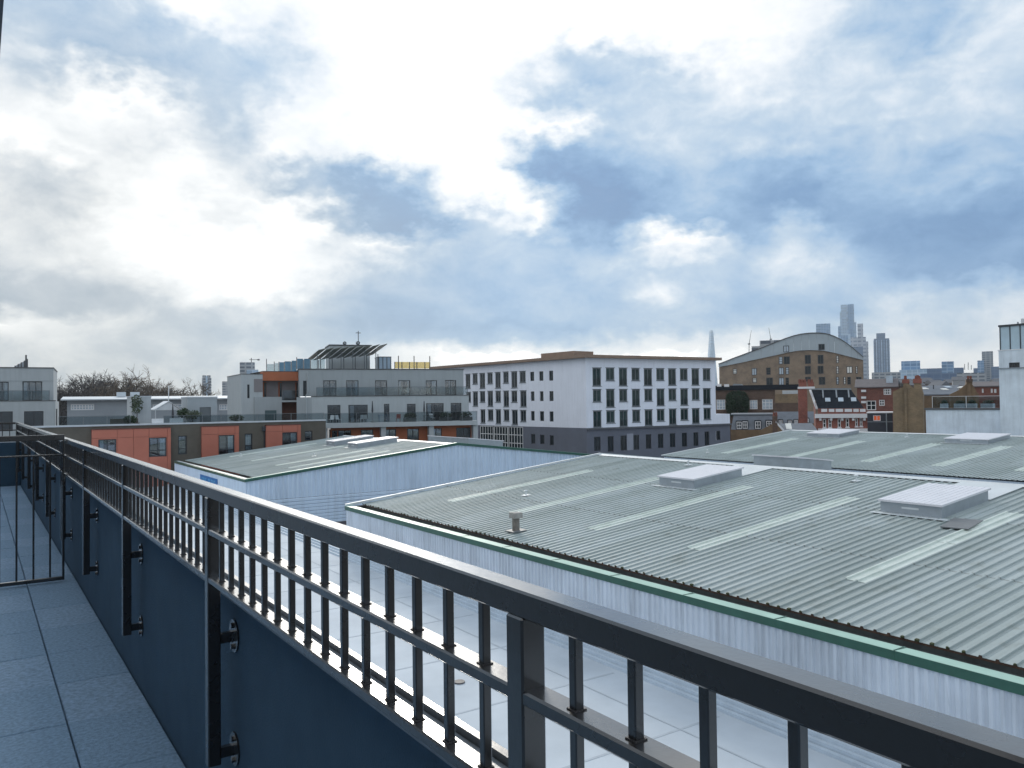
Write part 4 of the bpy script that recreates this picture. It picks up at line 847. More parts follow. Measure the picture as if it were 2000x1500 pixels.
table(BT, cu(1020), -1.4, m_cbk, 'dark rattan table with white chairs on glass-railed terrace'); table(BT, cu(1560), -1.5, m_cbk, 'dark table beside white chair on glass-railed terrace'); table(BT, cu(1230), -1.2, m_cbl, 'table under blue cover on glass-railed terrace', .9)
for c, m, lab in ((1138, m_fr, 'closed dark parasol on terrace by the blank cream wall'), (1512, m_fr, 'closed dark parasol on terrace beside the widest window')):
    t = thing('parasol', lab, 'parasol'); a = BT.off(-1.8).uv(*cp('2', c, 605)); F = BT.off(-1.8)
    MB().tube([F.pt(a[0], ztt+.001, 0), F.pt(a[0], a[1]-.1, 0)], .03, 6).build('pole', m, t); MB().tube([F.pt(a[0], a[1]-1.5, 0), F.pt(a[0], a[1]-1.2, 0), F.pt(a[0], a[1], 0)], [.08, .13, .05], 8).build('folded_canopy', m, t); MB().tube([F.pt(a[0], ztt+.002, 0), F.pt(a[0], ztt+.1, 0)], .25, 10).build('base', m_pot, t)
for i, (c, lab) in enumerate(((1420, 'leafy trough planter midway along the glass-railed terrace'), (1680, 'leafy trough planter near right end of glass-railed terrace'), (1830, 'long dark leafy trough at the far terrace end beside white block'))):
    t = thing('trough_planter', lab, 'planter'); F = BT.off(-.7); u = cu(c); F.box(MB(), u-.8, u+.8, ztt+.001, ztt+.5, -.4, 0).build('trough', m_pot, t); p = F.pt(u, ztt+.75, -.2); clump('foliage', p, (.9, .35, .4), 220, .13, m_leaf if i else m_leafo, t, 20+i)

# ------------------------------------------------------------------ cream block at the left edge
EF = Fac(atd(108, 780, 92), 96); EL = EF.off(1.1)
eb = thing('cream_apartment_block', 'cream apartment block with sliding doors and glass balcony beside the bare trees', 'building')
e1 = EF.U(*cp('a', 835, 600)); e0 = e1-16; zt_ = EF.uv(*cp('a', 500, 312))[1]; zm_ = EF.uv(*cp('a', 500, 822))[1]
hs = [EF.rect('a', (350, 520, 660, 815)), EF.rect('a', (-180, 525, 135, 815))]; hs = [(a, b, zm_+.02, d) for a, b, c, d in hs]
EF.wall(MB(), e0, e1, zm_, zt_, hs, .2).build('upper_wall', m_cream2, eb)
for i, r in enumerate(hs): window(eb, EF, r, m_fr, None, .10, 3, 1, .15, room=True, curt=((.03, .22),) if i == 0 else ((.78, .97),))
EF.box(MB(), e0, e1+.06, zt_+.001, zt_+.10, -12, .08).build('roof_edge', m_cap, eb)
MB().quad(EF.pt(e1, zm_), EF.pt(e1, zm_, -12), EF.pt(e1, zt_, -12), EF.pt(e1, zt_)).build('side_wall', m_cream2, eb)
EF.box(MB(), e0, e1, EF.uv(*cp('a', 500, 516))[1], EF.uv(*cp('a', 500, 508))[1], .002, .03).build('string_course', m_cream, eb)
f1 = EL.U(*cp('a', 866, 900)); zl_ = EL.uv(*cp('a', 500, 828))[1]
hs = [EL.rect('a', (375, 985, 680, 1300)), EL.rect('a', (-160, 990, 200, 1300))]
EL.wall(MB(), e0, f1, 0, zl_, hs, .3).build('lower_wall', m_cream2, eb)
window(eb, EL, hs[0], m_fr, None, .10, 2, 1, .2, room=True); window(eb, EL, hs[1], m_fr, None, .10, 2, 1, .2, room=True)
MB().quad(EL.pt(f1, 0), EL.pt(f1, 0, -12), EL.pt(f1, zl_, -12), EL.pt(f1, zl_)).build('side_wall', m_cream2, eb)
EL.box(MB(), e0, f1+.04, zl_+.001, zl_+.08, -1.05, .05).build('balcony_edge', m_cap, eb)
glass_rail(eb, EL, EL.U(*cp('a', -100, 760)), EL.U(*cp('a', 772, 760)), zl_+.08, 1.1, -.1, 2.1)
dpx = EL.U(*cp('a', 885, 1000)); MB().tube([EL.pt(f1+.12, 0, -.2), EL.pt(f1+.12, zl_-.9, -.2)], .07, 6).build('downpipe', m_cap, eb)
sv_ = thing('rooftop_screen', 'slanted metal rooftop plant screen with thin pole on cream block', 'plant screen'); F = EF.off(-3); a = [F.uv(*cp('a', x, y)) for x, y in ((235, 300), (430, 300), (430, 175))]
zb_ = zt_+.101; MB().prism([F.pt(a[0][0], zb_), F.pt(a[1][0], zb_), F.pt(a[2][0], a[2][1]), F.pt(a[0][0], zb_+.25)], -F.n*.3).build('screen_panel', m_vside, sv_)
for i in range(5): t0 = i/4; u = a[0][0]+(a[1][0]-a[0][0])*t0; F.box(MB(), u-.05, u+.05, zb_, zb_+.25+(a[2][1]-zb_-.25)*t0+.05, .003, .10).build('fin', m_cap, sv_)
u = F.U(*cp('a', 408, 150)); MB().tube([F.pt(u, zb_, .15), F.pt(u, F.uv(*cp('a', 408, 108))[1], .15)], .10, 6).build('pole', m_cap, sv_)
# ------------------------------------------------------------------ long pale hall behind the terrace
HF = Fac(atd(300, 785, 150), 96)
hb = thing('long_hall', 'long low hall with pale metal roof between the terrace and bare trees', 'building'); q = HF.rect('b', (155, 305, 1860, 480)); zq = HF.uv(*cp('b', 900, 300))[1]
m_hall = mat('hall_wall', (.30, .33, .36), .8, .1, .3); m_hroof = mat('hall_roof', (.52, .57, .61), .6, .06, .5)
cl = [HF.rect('b', (a, 345, b, 405)) for a, b in ((190, 420), (990, 1320), (1640, 1840))]
HF.wall(MB(), q[0], q[1], 0, zq-.1, cl, .3).build('wall', m_hall, hb)
for r in cl: window(hb, HF, r, m_frw, m_panel, .2, 8, 2, .2)
MB().prism([HF.pt(q[0]-1, zq-.09, 1.0), HF.pt(q[0]-1, zq+.12, 1.0), HF.pt(q[0]-1, zq+.75, -14), HF.pt(q[0]-1, zq+.65, -14)], HF.u*(q[1]-q[0]+30)).build('roof', m_hroof, hb)
MB().quad(HF.pt(q[0], 0), HF.pt(q[0], 0, -28), HF.pt(q[0], zq-.1, -28), HF.pt(q[0], zq-.1)).build('side_wall', m_hall, hb)
vb = MB(); 
for i, u in enumerate((q[0]+(q[1]-q[0])*.30, q[0]+(q[1]-q[0])*.38)): HF.box(MB(), u-.8, u+.8, zq+.6, zq+1.5, -10, -8).build('roof_vent', m_hroof, hb)
# ------------------------------------------------------------------ winter trees in the park
m_twig = mat('bare_branch', (.045, .038, .038), .9, .25, .5); m_twig2 = mat('bare_branch_ochre', (.12, .09, .065), .9, .25, .5)
def bare_tree(px, depth, top_py, label, seed, spread=.62, m=None, lev=5):
    R = random.Random(seed); b0 = atd(px, 785, depth); b0.z = 0; H = atd(px, top_py, depth).z; t = thing('bare_tree', label, 'tree', 'leafless trees in the park')
    tr = MB(); cr = MB(); th = H*.34; tr.tube([b0, b0+Vector((R.uniform(-.4, .4), R.uniform(-.4, .4), th*.6)), b0+Vector((0, 0, th))], [.8, .6, .5], 7)
    def grow(p, d, L, r, n):
        mid = p+d*L*.5+Vector((R.gauss(0, 1), R.gauss(0, 1), R.gauss(0, 1)))*L*.05; e = p+d*L
        cr.tube([p, mid, e], [r, r*.82, r*.62], 5 if n < 2 else 3, False)
        if n >= lev: return
        for i in range(5 if n == 1 else 4):
            a = Vector((R.gauss(0, 1), R.gauss(0, 1), R.gauss(.1, .8))).normalized(); nd = (d*.8+a*.85).normalized(); grow(p+(e-p)*R.uniform(.4, 1), nd, L*R.uniform(.52, .74), max(r*.52, .04), n+1)
    for i in range(6):
        a = 2*math.pi*i/6+R.uniform(-.4, .4); d = Vector((math.cos(a)*spread*1.3, math.sin(a)*spread*1.3, R.uniform(.6, 1.2))).normalized(); grow(b0+Vector((0, 0, th*R.uniform(.75, 1))), d, H*.26, .34, 1)
    tr.build('trunk', m or m_twig, t); c = cr.build('crown', m or m_twig, t)
    zs_ = sorted(v[2] for v in cr.v); zmax = zs_[int(len(zs_)*.992)]; k = (H-th)/(zmax-th); c0 = Vector((b0.x, b0.y, th))
    for v in c.data.vertices: v.co = c0+(v.co-c0)*k
for i, (px, d, ty, lab, sp, m) in enumerate(((118, 300, 742, 'bare tree right beside the corner of cream block', .5, None), (176, 330, 736, 'bare tree with upright fan of branches left of the tallest', .6, None), (210, 345, 735, 'slender bare tree next to the broad tallest one', .55, None),
    (256, 320, 731, 'broadest and tallest bare tree with ochre dense crown', .75, m_twig2), (236, 335, 738, 'bare tree with thin crown leaning against the broadest one', .5, None), (298, 380, 755, 'low bare tree in the gap behind the pale hall', .5, None), (352, 360, 749, 'small ochre bare tree standing alone behind canopy mast', .8, m_twig2),
    (145, 340, 752, 'short bare tree between the cream block and taller trees', .7, None), (325, 400, 757, 'small bare tree beside the canopy mast', .6, None))): bare_tree(px, d, ty, lab, 100+i, sp, m)
# the wood behind reads as one mass
R = random.Random(5); wd_ = MB()
for i in range(7000):
    px = R.uniform(95, 480); d = R.uniform(380, 520); f = (px-95)/385
    top = 778-10*math.exp(-((px-150)/60)**2)-6*math.exp(-((px-260)/80)**2)+4*math.sin(px*.09)+3*math.sin(px*.23)-(3 if px > 300 else 0)+R.uniform(-3, 4)
    b0 = atd(px, 790, d); zt2 = atd(px, top, d).z; z0 = R.uniform(0, .6)*zt2
    dirv = Vector((R.gauss(0, .35), R.gauss(0, .35), 1)).normalized(); p = Vector((b0.x, b0.y, z0)); L = (zt2-z0)*R.uniform(.5, 1); wd_.tube([p, p+dirv*L*.6, p+dirv*L+Vector((R.gauss(0, .8), R.gauss(0, .8), 0))], [R.uniform(.25, .7), .3, .06], 3, False)
tag(wd_.build('woodland', mat('wood_mass', (.085, .075, .072), .95, .3, .05)), 'dense leafless woodland along the horizon behind the pale hall', 'woodland', None, 'stuff')

# ------------------------------------------------------------------ far skyline
def block(name, label, cat, px0, px1, pyt, depth, thick, m, twist=0.0, group=None, z0=0.0, parts=(), par=None):
    pm = atd((px0+px1)/2, 780, depth); az = math.degrees(math.atan2(pm.x, pm.y))+90+twist; F = Fac(pm, az); u0, u1 = F.U(px0), F.U(px1); zt = F.uv((px0+px1)/2, pyt)[1]
    t = par or thing(name, label, cat, group); F.box(MB(), u0, u1, z0, zt, -thick, 0).build('tower' if par is None else name, m, t); return t, F, u0, u1, zt
m_t1 = curtainwall('tower_blue_glass_hazed', (.28, .40, .54), (.10, .19, .32), 6, 4, .3); m_t2 = curtainwall('tower_pale_glass_hazed', (.46, .57, .68), (.26, .37, .49), 5, 4, .3); m_t3 = curtainwall('tower_dark_glass_hazed', (.12, .18, .28), (.065, .11, .19), 5, 4, .35)  # distance haze is mixed into the tower colours: bluer and paler than bare glass
m_t4 = curtainwall('tower_grey_stripe', (.42, .46, .52), (.16, .20, .27), 9, 8, .5, lo=.3); m_t5 = curtainwall('tower_concrete', (.34, .36, .38), (.10, .12, .15), 5, 3.2, .7, lo=.25); m_bt = brickmat('far_red_brick', (.16, .05, .04), (.20, .06, .05), (.2, .16, .14))
block('office_tower', 'dark blue slab tower rising just behind the curved metal roof', 'skyscraper', 1597, 1625, 632, 2000, 50, m_t1)
t, F, u0, u1, zt = block('office_tower', 'tallest pale glass stepped tower of the city cluster', 'skyscraper', 1646, 1672, 594.5, 2200, 60, m_t2)
for (a, b, y, d, m) in ((1644, 1648, 609, 2200.5, m_t2), (1660.5, 1670, 594, 2192, m_t1), (1671, 1676, 629, 2199, m_t2), (1643, 1664, 652, 2196, m_t2)): block('tower_step', '', '', a, b, y, d, 40, m, par=t)
block('office_tower', 'slim dark tower pressed against the tallest stepped tower', 'skyscraper', 1640, 1646, 637, 2150, 20, m_t1); block('office_tower', 'short dark block between curved roof and stepped tower', 'skyscraper', 1646, 1659, 655, 1900, 30, m_t1)
t, F, u0, u1, zt = block('office_tower', 'pale tower with diagonal lattice facade beside the tallest one', 'skyscraper', 1684, 1698.5, 667, 1700, 40, m_t4)
for (a, b, y, d) in ((1678, 1689, 632, 1702), (1686, 1694, 658, 1698), (1664, 1678, 659, 1704)): block('tower_step', '', '', a, b, y, d, 30, m_t4, par=t)
block('office_tower', 'dark stepped base tower below the lattice tower', 'skyscraper', 1663, 1688, 677, 1650, 30, m_t3)
t, F, u0, u1, zt = block('office_tower', 'lone dark blue tower with narrower top standing apart', 'skyscraper', 1709.5, 1739.5, 661, 2120, 45, m_t3)
block('tower_step', '', '', 1714.5, 1732, 650.5, 2125, 30, m_t3, par=t)
for i in range(7): u = u0+(u1-u0)*i/6; F.box(MB(), u-1, u+1, 0, zt-4, .3, 1.5).build('rib', m_t2 if i % 2 else m_t1, t)
# glass spire
sp = thing('glass_spire', 'slender tapering glass spire behind the white block cornice', 'skyscraper'); d = 3300; P = lambda x, y, dd=0: atd(x, y, d+dd)
zb0 = 0; bx = [P(1380, 785), P(1404, 785)]
for k, (a, b, c, e) in enumerate((((1380.5, 785), (1392, 785), (1390.5, 644), (1389.5, 648)), ((1392, 785), (1405, 785), (1393.5, 652), (1391, 644)))):
    q = [P(*a), P(*b), P(*c), P(*e)]; q[0].z = q[1].z = 0; MB().prism(q, FW*35*(1-.2*k)).build('shard_face', m_t2, sp)
# curved block left of it, far flats and chimney at left
t, F, u0, u1, zt = block('tower_block', 'twin-capped grey residential tower above the winter wood', 'tower block', 394.5, 413, 738, 900, 18, m_t5)
for a, b in ((395.5, 402.5), (404.5, 411.5)): block('roof_cap', '', '', a, b, 733, 903, 8, m_t5, par=t)
F.box(MB(), (u0+u1)/2-1.0, (u0+u1)/2+1.0, 0, zt+2, .3, 1.6).build('stair_core', m_t2, t)
block('tower_block', 'grey residential block partly behind the red brick chimney', 'tower block', 434, 449, 745, 1000, 20, m_t5); block('tower_block', 'pale residential block right of the red brick chimney', 'tower block', 459, 478, 744, 1050, 20, m_t5)
t, F, u0, u1, zt = block('brick_chimney', 'stout red brick chimney stack beyond the pale hall', 'chimney', 451, 461, 738, 420, 3, m_bt); F.box(MB(), u0+.6, u1-.6, zt+.001, zt+1.1, -2.4, -.6).build('flue_top', m_bt, t)
t, F, u0, u1, zt = block('tower_block', 'tall grey block under construction with a crane on top', 'tower block', 468.5, 498, 707.5, 700, 16, m_t5)
block('tower_step', '', '', 482, 505, 722, 690, 10, m_t2, par=t)
cr_ = thing('tower_crane', 'small tower crane on top of the grey block', 'crane'); a = atd(491, 707.5, 705); MB().tube([a+Vector((0, 0, -1)), atd(491, 699, 705)], .35, 4).build('mast', m_cap, cr_); MB().tube([atd(487, 702.5, 705), atd(507, 702.5, 705)], .22, 4).build('jib', m_cap, cr_); MB().tube([atd(503, 702.6, 705.5), atd(507, 702.6, 705.5)], .7, 4).build('counterweight', m_cap, cr_)
for (a, b, c, lab) in (((1461, 678), (1463, 672), (1467.5, 645), 'luffing crane with long leaning jib beside the glass spire'), ((1506, 668), (1505.5, 663), (1501.5, 640), 'thin luffing crane jib rising behind the curved metal roof')):
    t = thing('tower_crane', lab, 'crane'); d = 1500; p0 = atd(*a, d); p0.z = 0; MB().tube([p0, atd(*b, d)], .8, 4).build('mast', m_cap, t); MB().tube([atd(*b, d), atd(*c, d)], [.7, .35], 4).build('jib', m_cap, t); p = atd(*b, d); MB().obox(p+Vector((-1.5, -1.5, -1)), (3, 0, 0), (0, 3, 0), (0, 0, 2.4)).build('cab', m_cap, t)
# far offices to the right of the lone tower
for (a, b, y, d, m, lab) in ((1762, 1799, 705, 900, m_t1, 'green-blue glazed office cube on the far roofline'), (1841, 1865, 706, 950, m_t1, 'small glazed rooftop office block on the far roofline'), (1758, 1812, 722, 880, m_t2, 'pale low office with white roof vents below the glazed cube'), (1797, 1884, 719, 1000, m_t3, 'long dark far office roof between the two glazed blocks'),
    (1870, 1927, 728, 700, m_t5, 'pale far block with rows of small dark windows'), (1704, 1760, 727, 820, m_t5, 'grey far office low beside the lone tower'), (1799, 1870, 729, 640, m_t3, 'wide grey slate-coloured far warehouse'), (1920, 1942, 686, 1200, m_t5, 'grey residential tower with rounded top left of white stair tower'), (1911, 1924, 704, 1190, m_t1, 'shorter bluish tower attached left of grey residential tower'), (1903, 1911, 719, 1100, m_t3, 'small dark block before the shorter bluish tower'), (1938, 1953, 716, 1150, m_t3, 'dark far block peeping out beside the white stair tower')):
    block('far_office', lab, 'building', a, b, y, d, 25, m)
for i, x in enumerate((1884, 1891, 1897)): t = thing('far_mast', ('thin far mast on dark office roof, tallest', 'thin far mast in the middle of three', 'thin far mast nearest the grey residential tower')[i], 'mast'); MB().tube([atd(x, 722, 980), atd(x, (711, 708, 713)[i], 980)], .4, 4).build('pole', m_cap, t)
# ------------------------------------------------------------------ brick block with the curved metal roof
m_bk = brickmat('buff_brick', (.235, .18, .13), (.285, .215, .155), (.31, .275, .24)); m_zinc = mat('zinc_roof', (.36, .42, .46), .42, .07, .3, metal=.25)
KF = Fac(atd(1550, 770, 227), 147)
kb = thing('curved_roof_block', 'buff brick apartment block under one sweeping curved metal roof', 'building')
kp = lambda x, y: KF.uv(*cp('h', x, y))
top = [(30, 510), (240, 470), (450, 425), (640, 385), (800, 350), (900, 327), (1000, 307), (1120, 293), (1250, 289), (1380, 297), (1500, 318), (1700, 368), (1905, 420)]
out = [(25, 480), (130, 440), (250, 392), (420, 330), (580, 272), (740, 207), (900, 146), (1000, 113), (1100, 90), (1200, 78), (1300, 75), (1380, 79), (1450, 91), (1530, 118), (1600, 152), (1680, 200), (1750, 252), (1830, 322), (1908, 388)]
T = [kp(*p) for p in top]; b = MB(); b.prism([KF.pt(T[0][0], 0)]+[KF.pt(*p) for p in T]+[KF.pt(T[-1][0], 0)], -KF.n*24); b.build('wall', m_bk, kb)
O_ = [kp(*p) for p in out]; n = len(O_)
def interp(L, u):
    for (a, za), (c, zc) in zip(L, L[1:]):
        if a <= u <= c: return za+(zc-za)*(u-a)/(c-a)
    return L[0][1] if u < L[0][0] else L[-1][1]
for i, ((a, za), (c, zc)) in enumerate(zip(O_, O_[1:])):
    la, lc = interp(T, a)-.05, interp(T, c)-.05
    MB().prism([KF.pt(a+.02, la, .02), KF.pt(c-.02, lc, .02), KF.pt(c-.02, zc, .02), KF.pt(a+.02, za, .02)], KF.n*.33).build('roof_panel', m_zinc, kb)
    MB().prism([KF.pt(a, za+.001, .6), KF.pt(c, zc+.001, .6), KF.pt(c, zc+.25, .6), KF.pt(a, za+.25, .6)], -KF.n*24.6).build('roof_edge', m_cap, kb)
kw = [(210,537,262,602,2),(455,527,520,620,1),(645,520,700,612,0),(808,378,858,475,1),(872,375,950,475,0),(808,518,872,612,1),(895,515,940,608,1),(808,650,875,750,1),(895,650,940,750,0),(645,650,730,748,0),(465,655,520,715,2),(1148,355,1225,470,0),(1148,500,1225,606,0),(1150,640,1225,700,0),(1315,355,1388,470,0),(1315,495,1388,600,0),(1328,640,1412,742,0),(1555,365,1588,460,2),(1555,500,1588,600,2),(1555,640,1590,740,1),(1690,503,1765,595,2),(1808,503,1835,597,2),(1650,640,1680,735,2),(1700,640,1745,740,0),(1815,640,1885,735,0)]
m_pw = mat('window_blind_white', (.80, .80, .76), .5, .05)
for r in kw: window(kb, KF, KF.rect('h', r[:4]), m_fr, (m_pane, m_panel, m_pw)[r[4]], .16, 2 if r[2]-r[0] > 60 else 1, 1 if r[2]-r[0] > 60 else 3, .0, proud=.03)
for r, m in (((868, 235, 942, 320), m_panel), ((1325, 213, 1405, 290), m_pane)): window(kb, KF, KF.rect('h', r), m_fr, m, .18, 2, 1, 0, proud=.42)
t, F, u0, u1, zt = block('far_office', 'pale flat-roofed office half hidden behind the curved metal roof', 'building', 1486, 1530, 664.5, 330, 10, m_t5); block('tower_step', '', '', 1470, 1488, 676, 331, 8, m_t5, par=t)

# ------------------------------------------------------------------ Victorian roofs in front of it
m_red = brickmat('red_brick', (.21, .062, .045), (.29, .085, .06), (.28, .22, .19)); m_dkb = brickmat('dark_stock_brick', (.10, .065, .05), (.13, .085, .065), (.15, .12, .10)); m_yb = brickmat('yellow_stock_brick', (.205, .15, .09), (.26, .19, .115), (.24, .2, .15)); m_brb = brickmat('brown_stock_brick', (.17, .115, .065), (.21, .14, .08), (.2, .16, .12))
m_sl = mat('roof_slate', (.014, .018, .026), .8, .3, 1.5, bump=.3, bscale=8, spec=.15); m_sl2 = mat('roof_slate_grey', (.12, .14, .17), .55, .2, 1, bump=.3, bscale=8); m_stone = mat('white_stone', (.70, .71, .73), .7, .06, 1); m_lead = mat('roof_lead', (.22, .25, .28), .5, .1)
VF = Fac(atd(1640, 815, 136), 143); vp = lambda x, y, F=None: (F or VF).uv(*cp('e', x, y))
vt = thing('victorian_house', 'red brick Victorian building with black slate mansard and white cornices', 'building')
a = VF.rect('e', (1315, 495, 1965, 640)); wv = [VF.rect('e', r) for r in ((1400, 505, 1442, 615), (1470, 505, 1512, 615), (1588, 502, 1628, 612), (1690, 498, 1732, 608), (1808, 495, 1842, 600), (1866, 492, 1900, 598))]
VF.wall(MB(), a[0], a[1], 0, a[3]+.4, wv, .2).build('wall', m_red, vt)
for r in wv: w = window(vt, VF, r, m_frw, m_pane, .13, 1, 2, .12); VF.box(MB(), r[0]-.1, r[1]+.1, r[2]-.16, r[2]-.001, .003, .12).build('sill', m_stone, w)
MB().quad(VF.pt(a[0], 0), VF.pt(a[0], 0, -12), VF.pt(a[0], a[3]+3, -12), VF.pt(a[0], a[3]+3)).build('side_wall', m_red, vt)
c = VF.rect('e', (1315, 440, 1965, 492)); VF.box(MB(), c[0]-.2, c[1]+.1, c[2], c[3], .003, .55).build('cornice', m_stone, vt)
for i in range(5): u = a[0]+.7+i*(a[1]-a[0]-1.2)/4; VF.box(MB(), u-.18, u+.18, c[2]-.45, c[2]-.002, .003, .4).build('bracket', m_stone, vt)
d = VF.rect('e', (1370, 372, 1945, 438)); VF.box(MB(), d[0]-.4, d[1], c[3]+.001, d[3], -.3, .02).build('parapet', m_red, vt)
for (x, y) in ((1380, 1455), (1475, 1545), (1562, 1655), (1675, 1768), (1785, 1852), (1868, 1938)): r = VF.rect('e', (x, 378, y, 416)); VF.box(MB(), r[0], r[1], r[2], r[3], .022, .12).build('parapet_panel', m_stone, vt)
e = VF.rect('e', (1340, 625, 1975, 660)); VF.box(MB(), e[0], e[1], e[2], e[3], .003, .8).build('lower_ledge', m_stone, vt)
VB = VF.off(-4.5); zr0 = d[3]-.1; pA = vp(1310, 385); pB = vp(1925, 368); pC, pD = vp(1735, 140, VB), vp(1225, 140, VB)
q = [VF.pt(pA[0], zr0, -.35), VF.pt(pB[0], zr0, -.35), VB.pt(pC[0]+.3, pC[1]), VB.pt(pD[0], pD[1])]
MB().prism(q, -VF.n*.25).build('mansard_roof', m_sl, vt)
MB().prism([q[1], VF.pt(pB[0], zr0, -9), VB.pt(pC[0]+.3, pC[1], -.5), q[2]], (-.1, -.1, -.1)).build('mansard_end', m_sl, vt)
MB().prism([q[3]+Vector((0, 0, .0)), q[2], q[2]+Vector((0, 0, .32)), q[3]+Vector((0, 0, .32))], VF.n*.2).build('ridge_flashing', m_lead, vt)
v = q[0]-q[3]; MB().prism([q[3]+VF.n*.05, q[3]+VF.u*.35+VF.n*.05, q[0]+VF.u*.35+VF.n*.05, q[0]+VF.n*.05], Vector((0, 0, .2))).build('verge_coping', m_stone, vt)
sd = (q[3]-q[0]); 
for i, x in enumerate((1465, 1630, 1792)):
    uu = VF.off(-1.6).U(*cp('e', x, 278)); base = q[0]+VF.u*(uu-pA[0]); t0 = .38; s_ = Vector((0, 0, 1))*(pD[1]-zr0)*.18-VF.n*4.15*.18; p = base+Vector((0, 0, (pD[1]-zr0)*t0))-VF.n*4.15*t0+VF.n*.05
    MB().prism([p-VF.u*.42, p+VF.u*.42, p+VF.u*.42+s_, p-VF.u*.42+s_], Vector((0, 0, .07))).build('skylight', m_panel, vt)
for x in (1405, 1575, 1730):
    uu = VF.off(-2.8).U(*cp('e', x, 210)); base = q[0]+VF.u*(uu-pA[0]); p0 = base+Vector((0, 0, (pD[1]-zr0)*.58))-VF.n*4.15*.58+VF.n*.04; p1 = base+Vector((0, 0, (pD[1]-zr0)*.97))-VF.n*4.15*.97+VF.n*.04
    MB().prism([p0-VF.u*.12, p0+VF.u*.12, p1+VF.u*.12, p1-VF.u*.12], Vector((0, 0, .1))).build('lead_roll', m_lead, vt)
CF = VF.off(-1.5); r = CF.rect('e', (1090, 125, 1205, 420)); CF.box(MB(), r[0], r[1], 0, r[3], -1.6, 0).build('chimney_stack', m_red, vt)
r2 = CF.rect('e', (1085, 98, 1300, 130)); CF.box(MB(), r2[0], r2[1], r[3]+.001, r2[3], -1.7, .12).build('chimney_band', m_stone, vt)
for (x0, x1, y0, y1) in ((1100, 1195, 40, 98), (1215, 1290, 45, 98)): p = CF.rect('e', (x0, y0, x1, y1)); CF.box(MB(), p[0], p[1], r2[3]+.001, p[3], -1.3, 0).build('chimney_top', m_red, vt)
for x in (1108, 1140, 1175, 1225, 1262): p = CF.uv(*cp('e', x, 5)); z0_ = CF.uv(*cp('e', x, 42))[1]; MB().tube([CF.pt(p[0], z0_-.2, -.6), CF.pt(p[0], p[1], -.6)], [.26, .2], 8).build('chimney_pot', mat('clay_pot', (.20, .07, .05), .8), vt)
# dark brick row with ivy
DF = Fac(atd(1480, 800, 172), 143); db = thing('dark_brick_house', 'dark brick house with white sash windows and flat dark roof', 'building')
r = DF.rect('e', (40, 140, 800, 460)); wd2 = [DF.rect('e', q) for q in ((60, 260, 172, 388), (480, 265, 578, 382), (635, 255, 770, 385))]
DF.wall(MB(), r[0]-6, r[1], 0, r[3], wd2, .2).build('wall', m_dkb, db)
for q in wd2: window(db, DF, q, m_frw, m_panel, .16, 3, 3, .12)
r3 = DF.rect('e', (40, 78, 1095, 148)); DF.box(MB(), r3[0]-6, r3[1], r[3]+.001, r3[3], -10, .4).build('roof', m_sl, db)
for (x0, y0, x1, y1) in ((70, 65, 125, 98), (160, 68, 222, 100)): p = DF.rect('e', (x0, y0, x1, y1)); DF.box(MB(), p[0], p[1], p[2], p[3], .41, .6).build('roof_box', m_stone, db)
p = DF.rect('e', (230, 60, 440, 130)); MB().prism([DF.pt(p[0], r3[3]-.6, .2), DF.pt((p[0]*3+p[1])/4, p[3], .2), DF.pt((p[0]+p[1]*2)/3, p[3]-.1, .2), DF.pt(p[1], r3[3]-.6, .2)], -DF.n*4).build('roof_hump', m_lead, db)
YBF = DF.off(8); r4 = YBF.rect('e', (800, 190, 1085, 302)); yb = thing('yellow_brick_parapet', 'low house of red-brown brick topped by rough yellow brick parapet', 'building')
YBF.box(MB(), r4[0], r4[1], r4[2], r4[3], -.5, 0).build('parapet', m_yb, yb); YBF.box(MB(), r4[0]-.4, r4[1]+.3, 0, r4[2]-.002, -6, -.02).build('wall', m_dkb, yb)
p = YBF.rect('e', (890, 145, 1085, 188)); YBF.box(MB(), p[0], p[1], r4[3]-.4, p[3], -3, -1).build('pale_roof_box', m_gw, yb)
iv = thing('ivy_tree', 'dense dark evergreen tree clinging to the dark brick house', 'tree'); p = DF.off(1.2).rect('e', (175, 150, 470, 470)); c = DF.pt((p[0]+p[1])/2, (p[2]+p[3])/2, 1.6); ru, rz_ = (p[1]-p[0])/2, (p[3]-p[2])/2
MB().tube([(c.x, c.y, 0), (c.x, c.y, c.z)], [.4, .2], 7).build('trunk', m_bark, iv)
b = MB(); R = random.Random(3)
for _ in range(5200):
    x, z = R.uniform(-1, 1), R.uniform(-1, 1)
    if abs(x)**3.2+abs(z)**3.2 > 1-R.random()*.12: continue
    w_ = (1-max(abs(x), abs(z))**2)*1.3; pp = c+DF.u*x*ru+Vector((0, 0, z*rz_))+DF.n*(R.random()**.4*w_-.6); a_ = Vector((R.gauss(0, 1), R.gauss(0, 1), R.gauss(0, 1))).normalized(); e_ = a_.orthogonal().normalized(); s_ = R.uniform(.14, .30); b.poly([pp-a_*s_, pp+e_*s_*.5, pp+a_*s_, pp-e_*s_*.5])
b.build('crown', mat('dark_ivy_leaf', (.022, .045, .022), .75, .5, 1.2), iv)
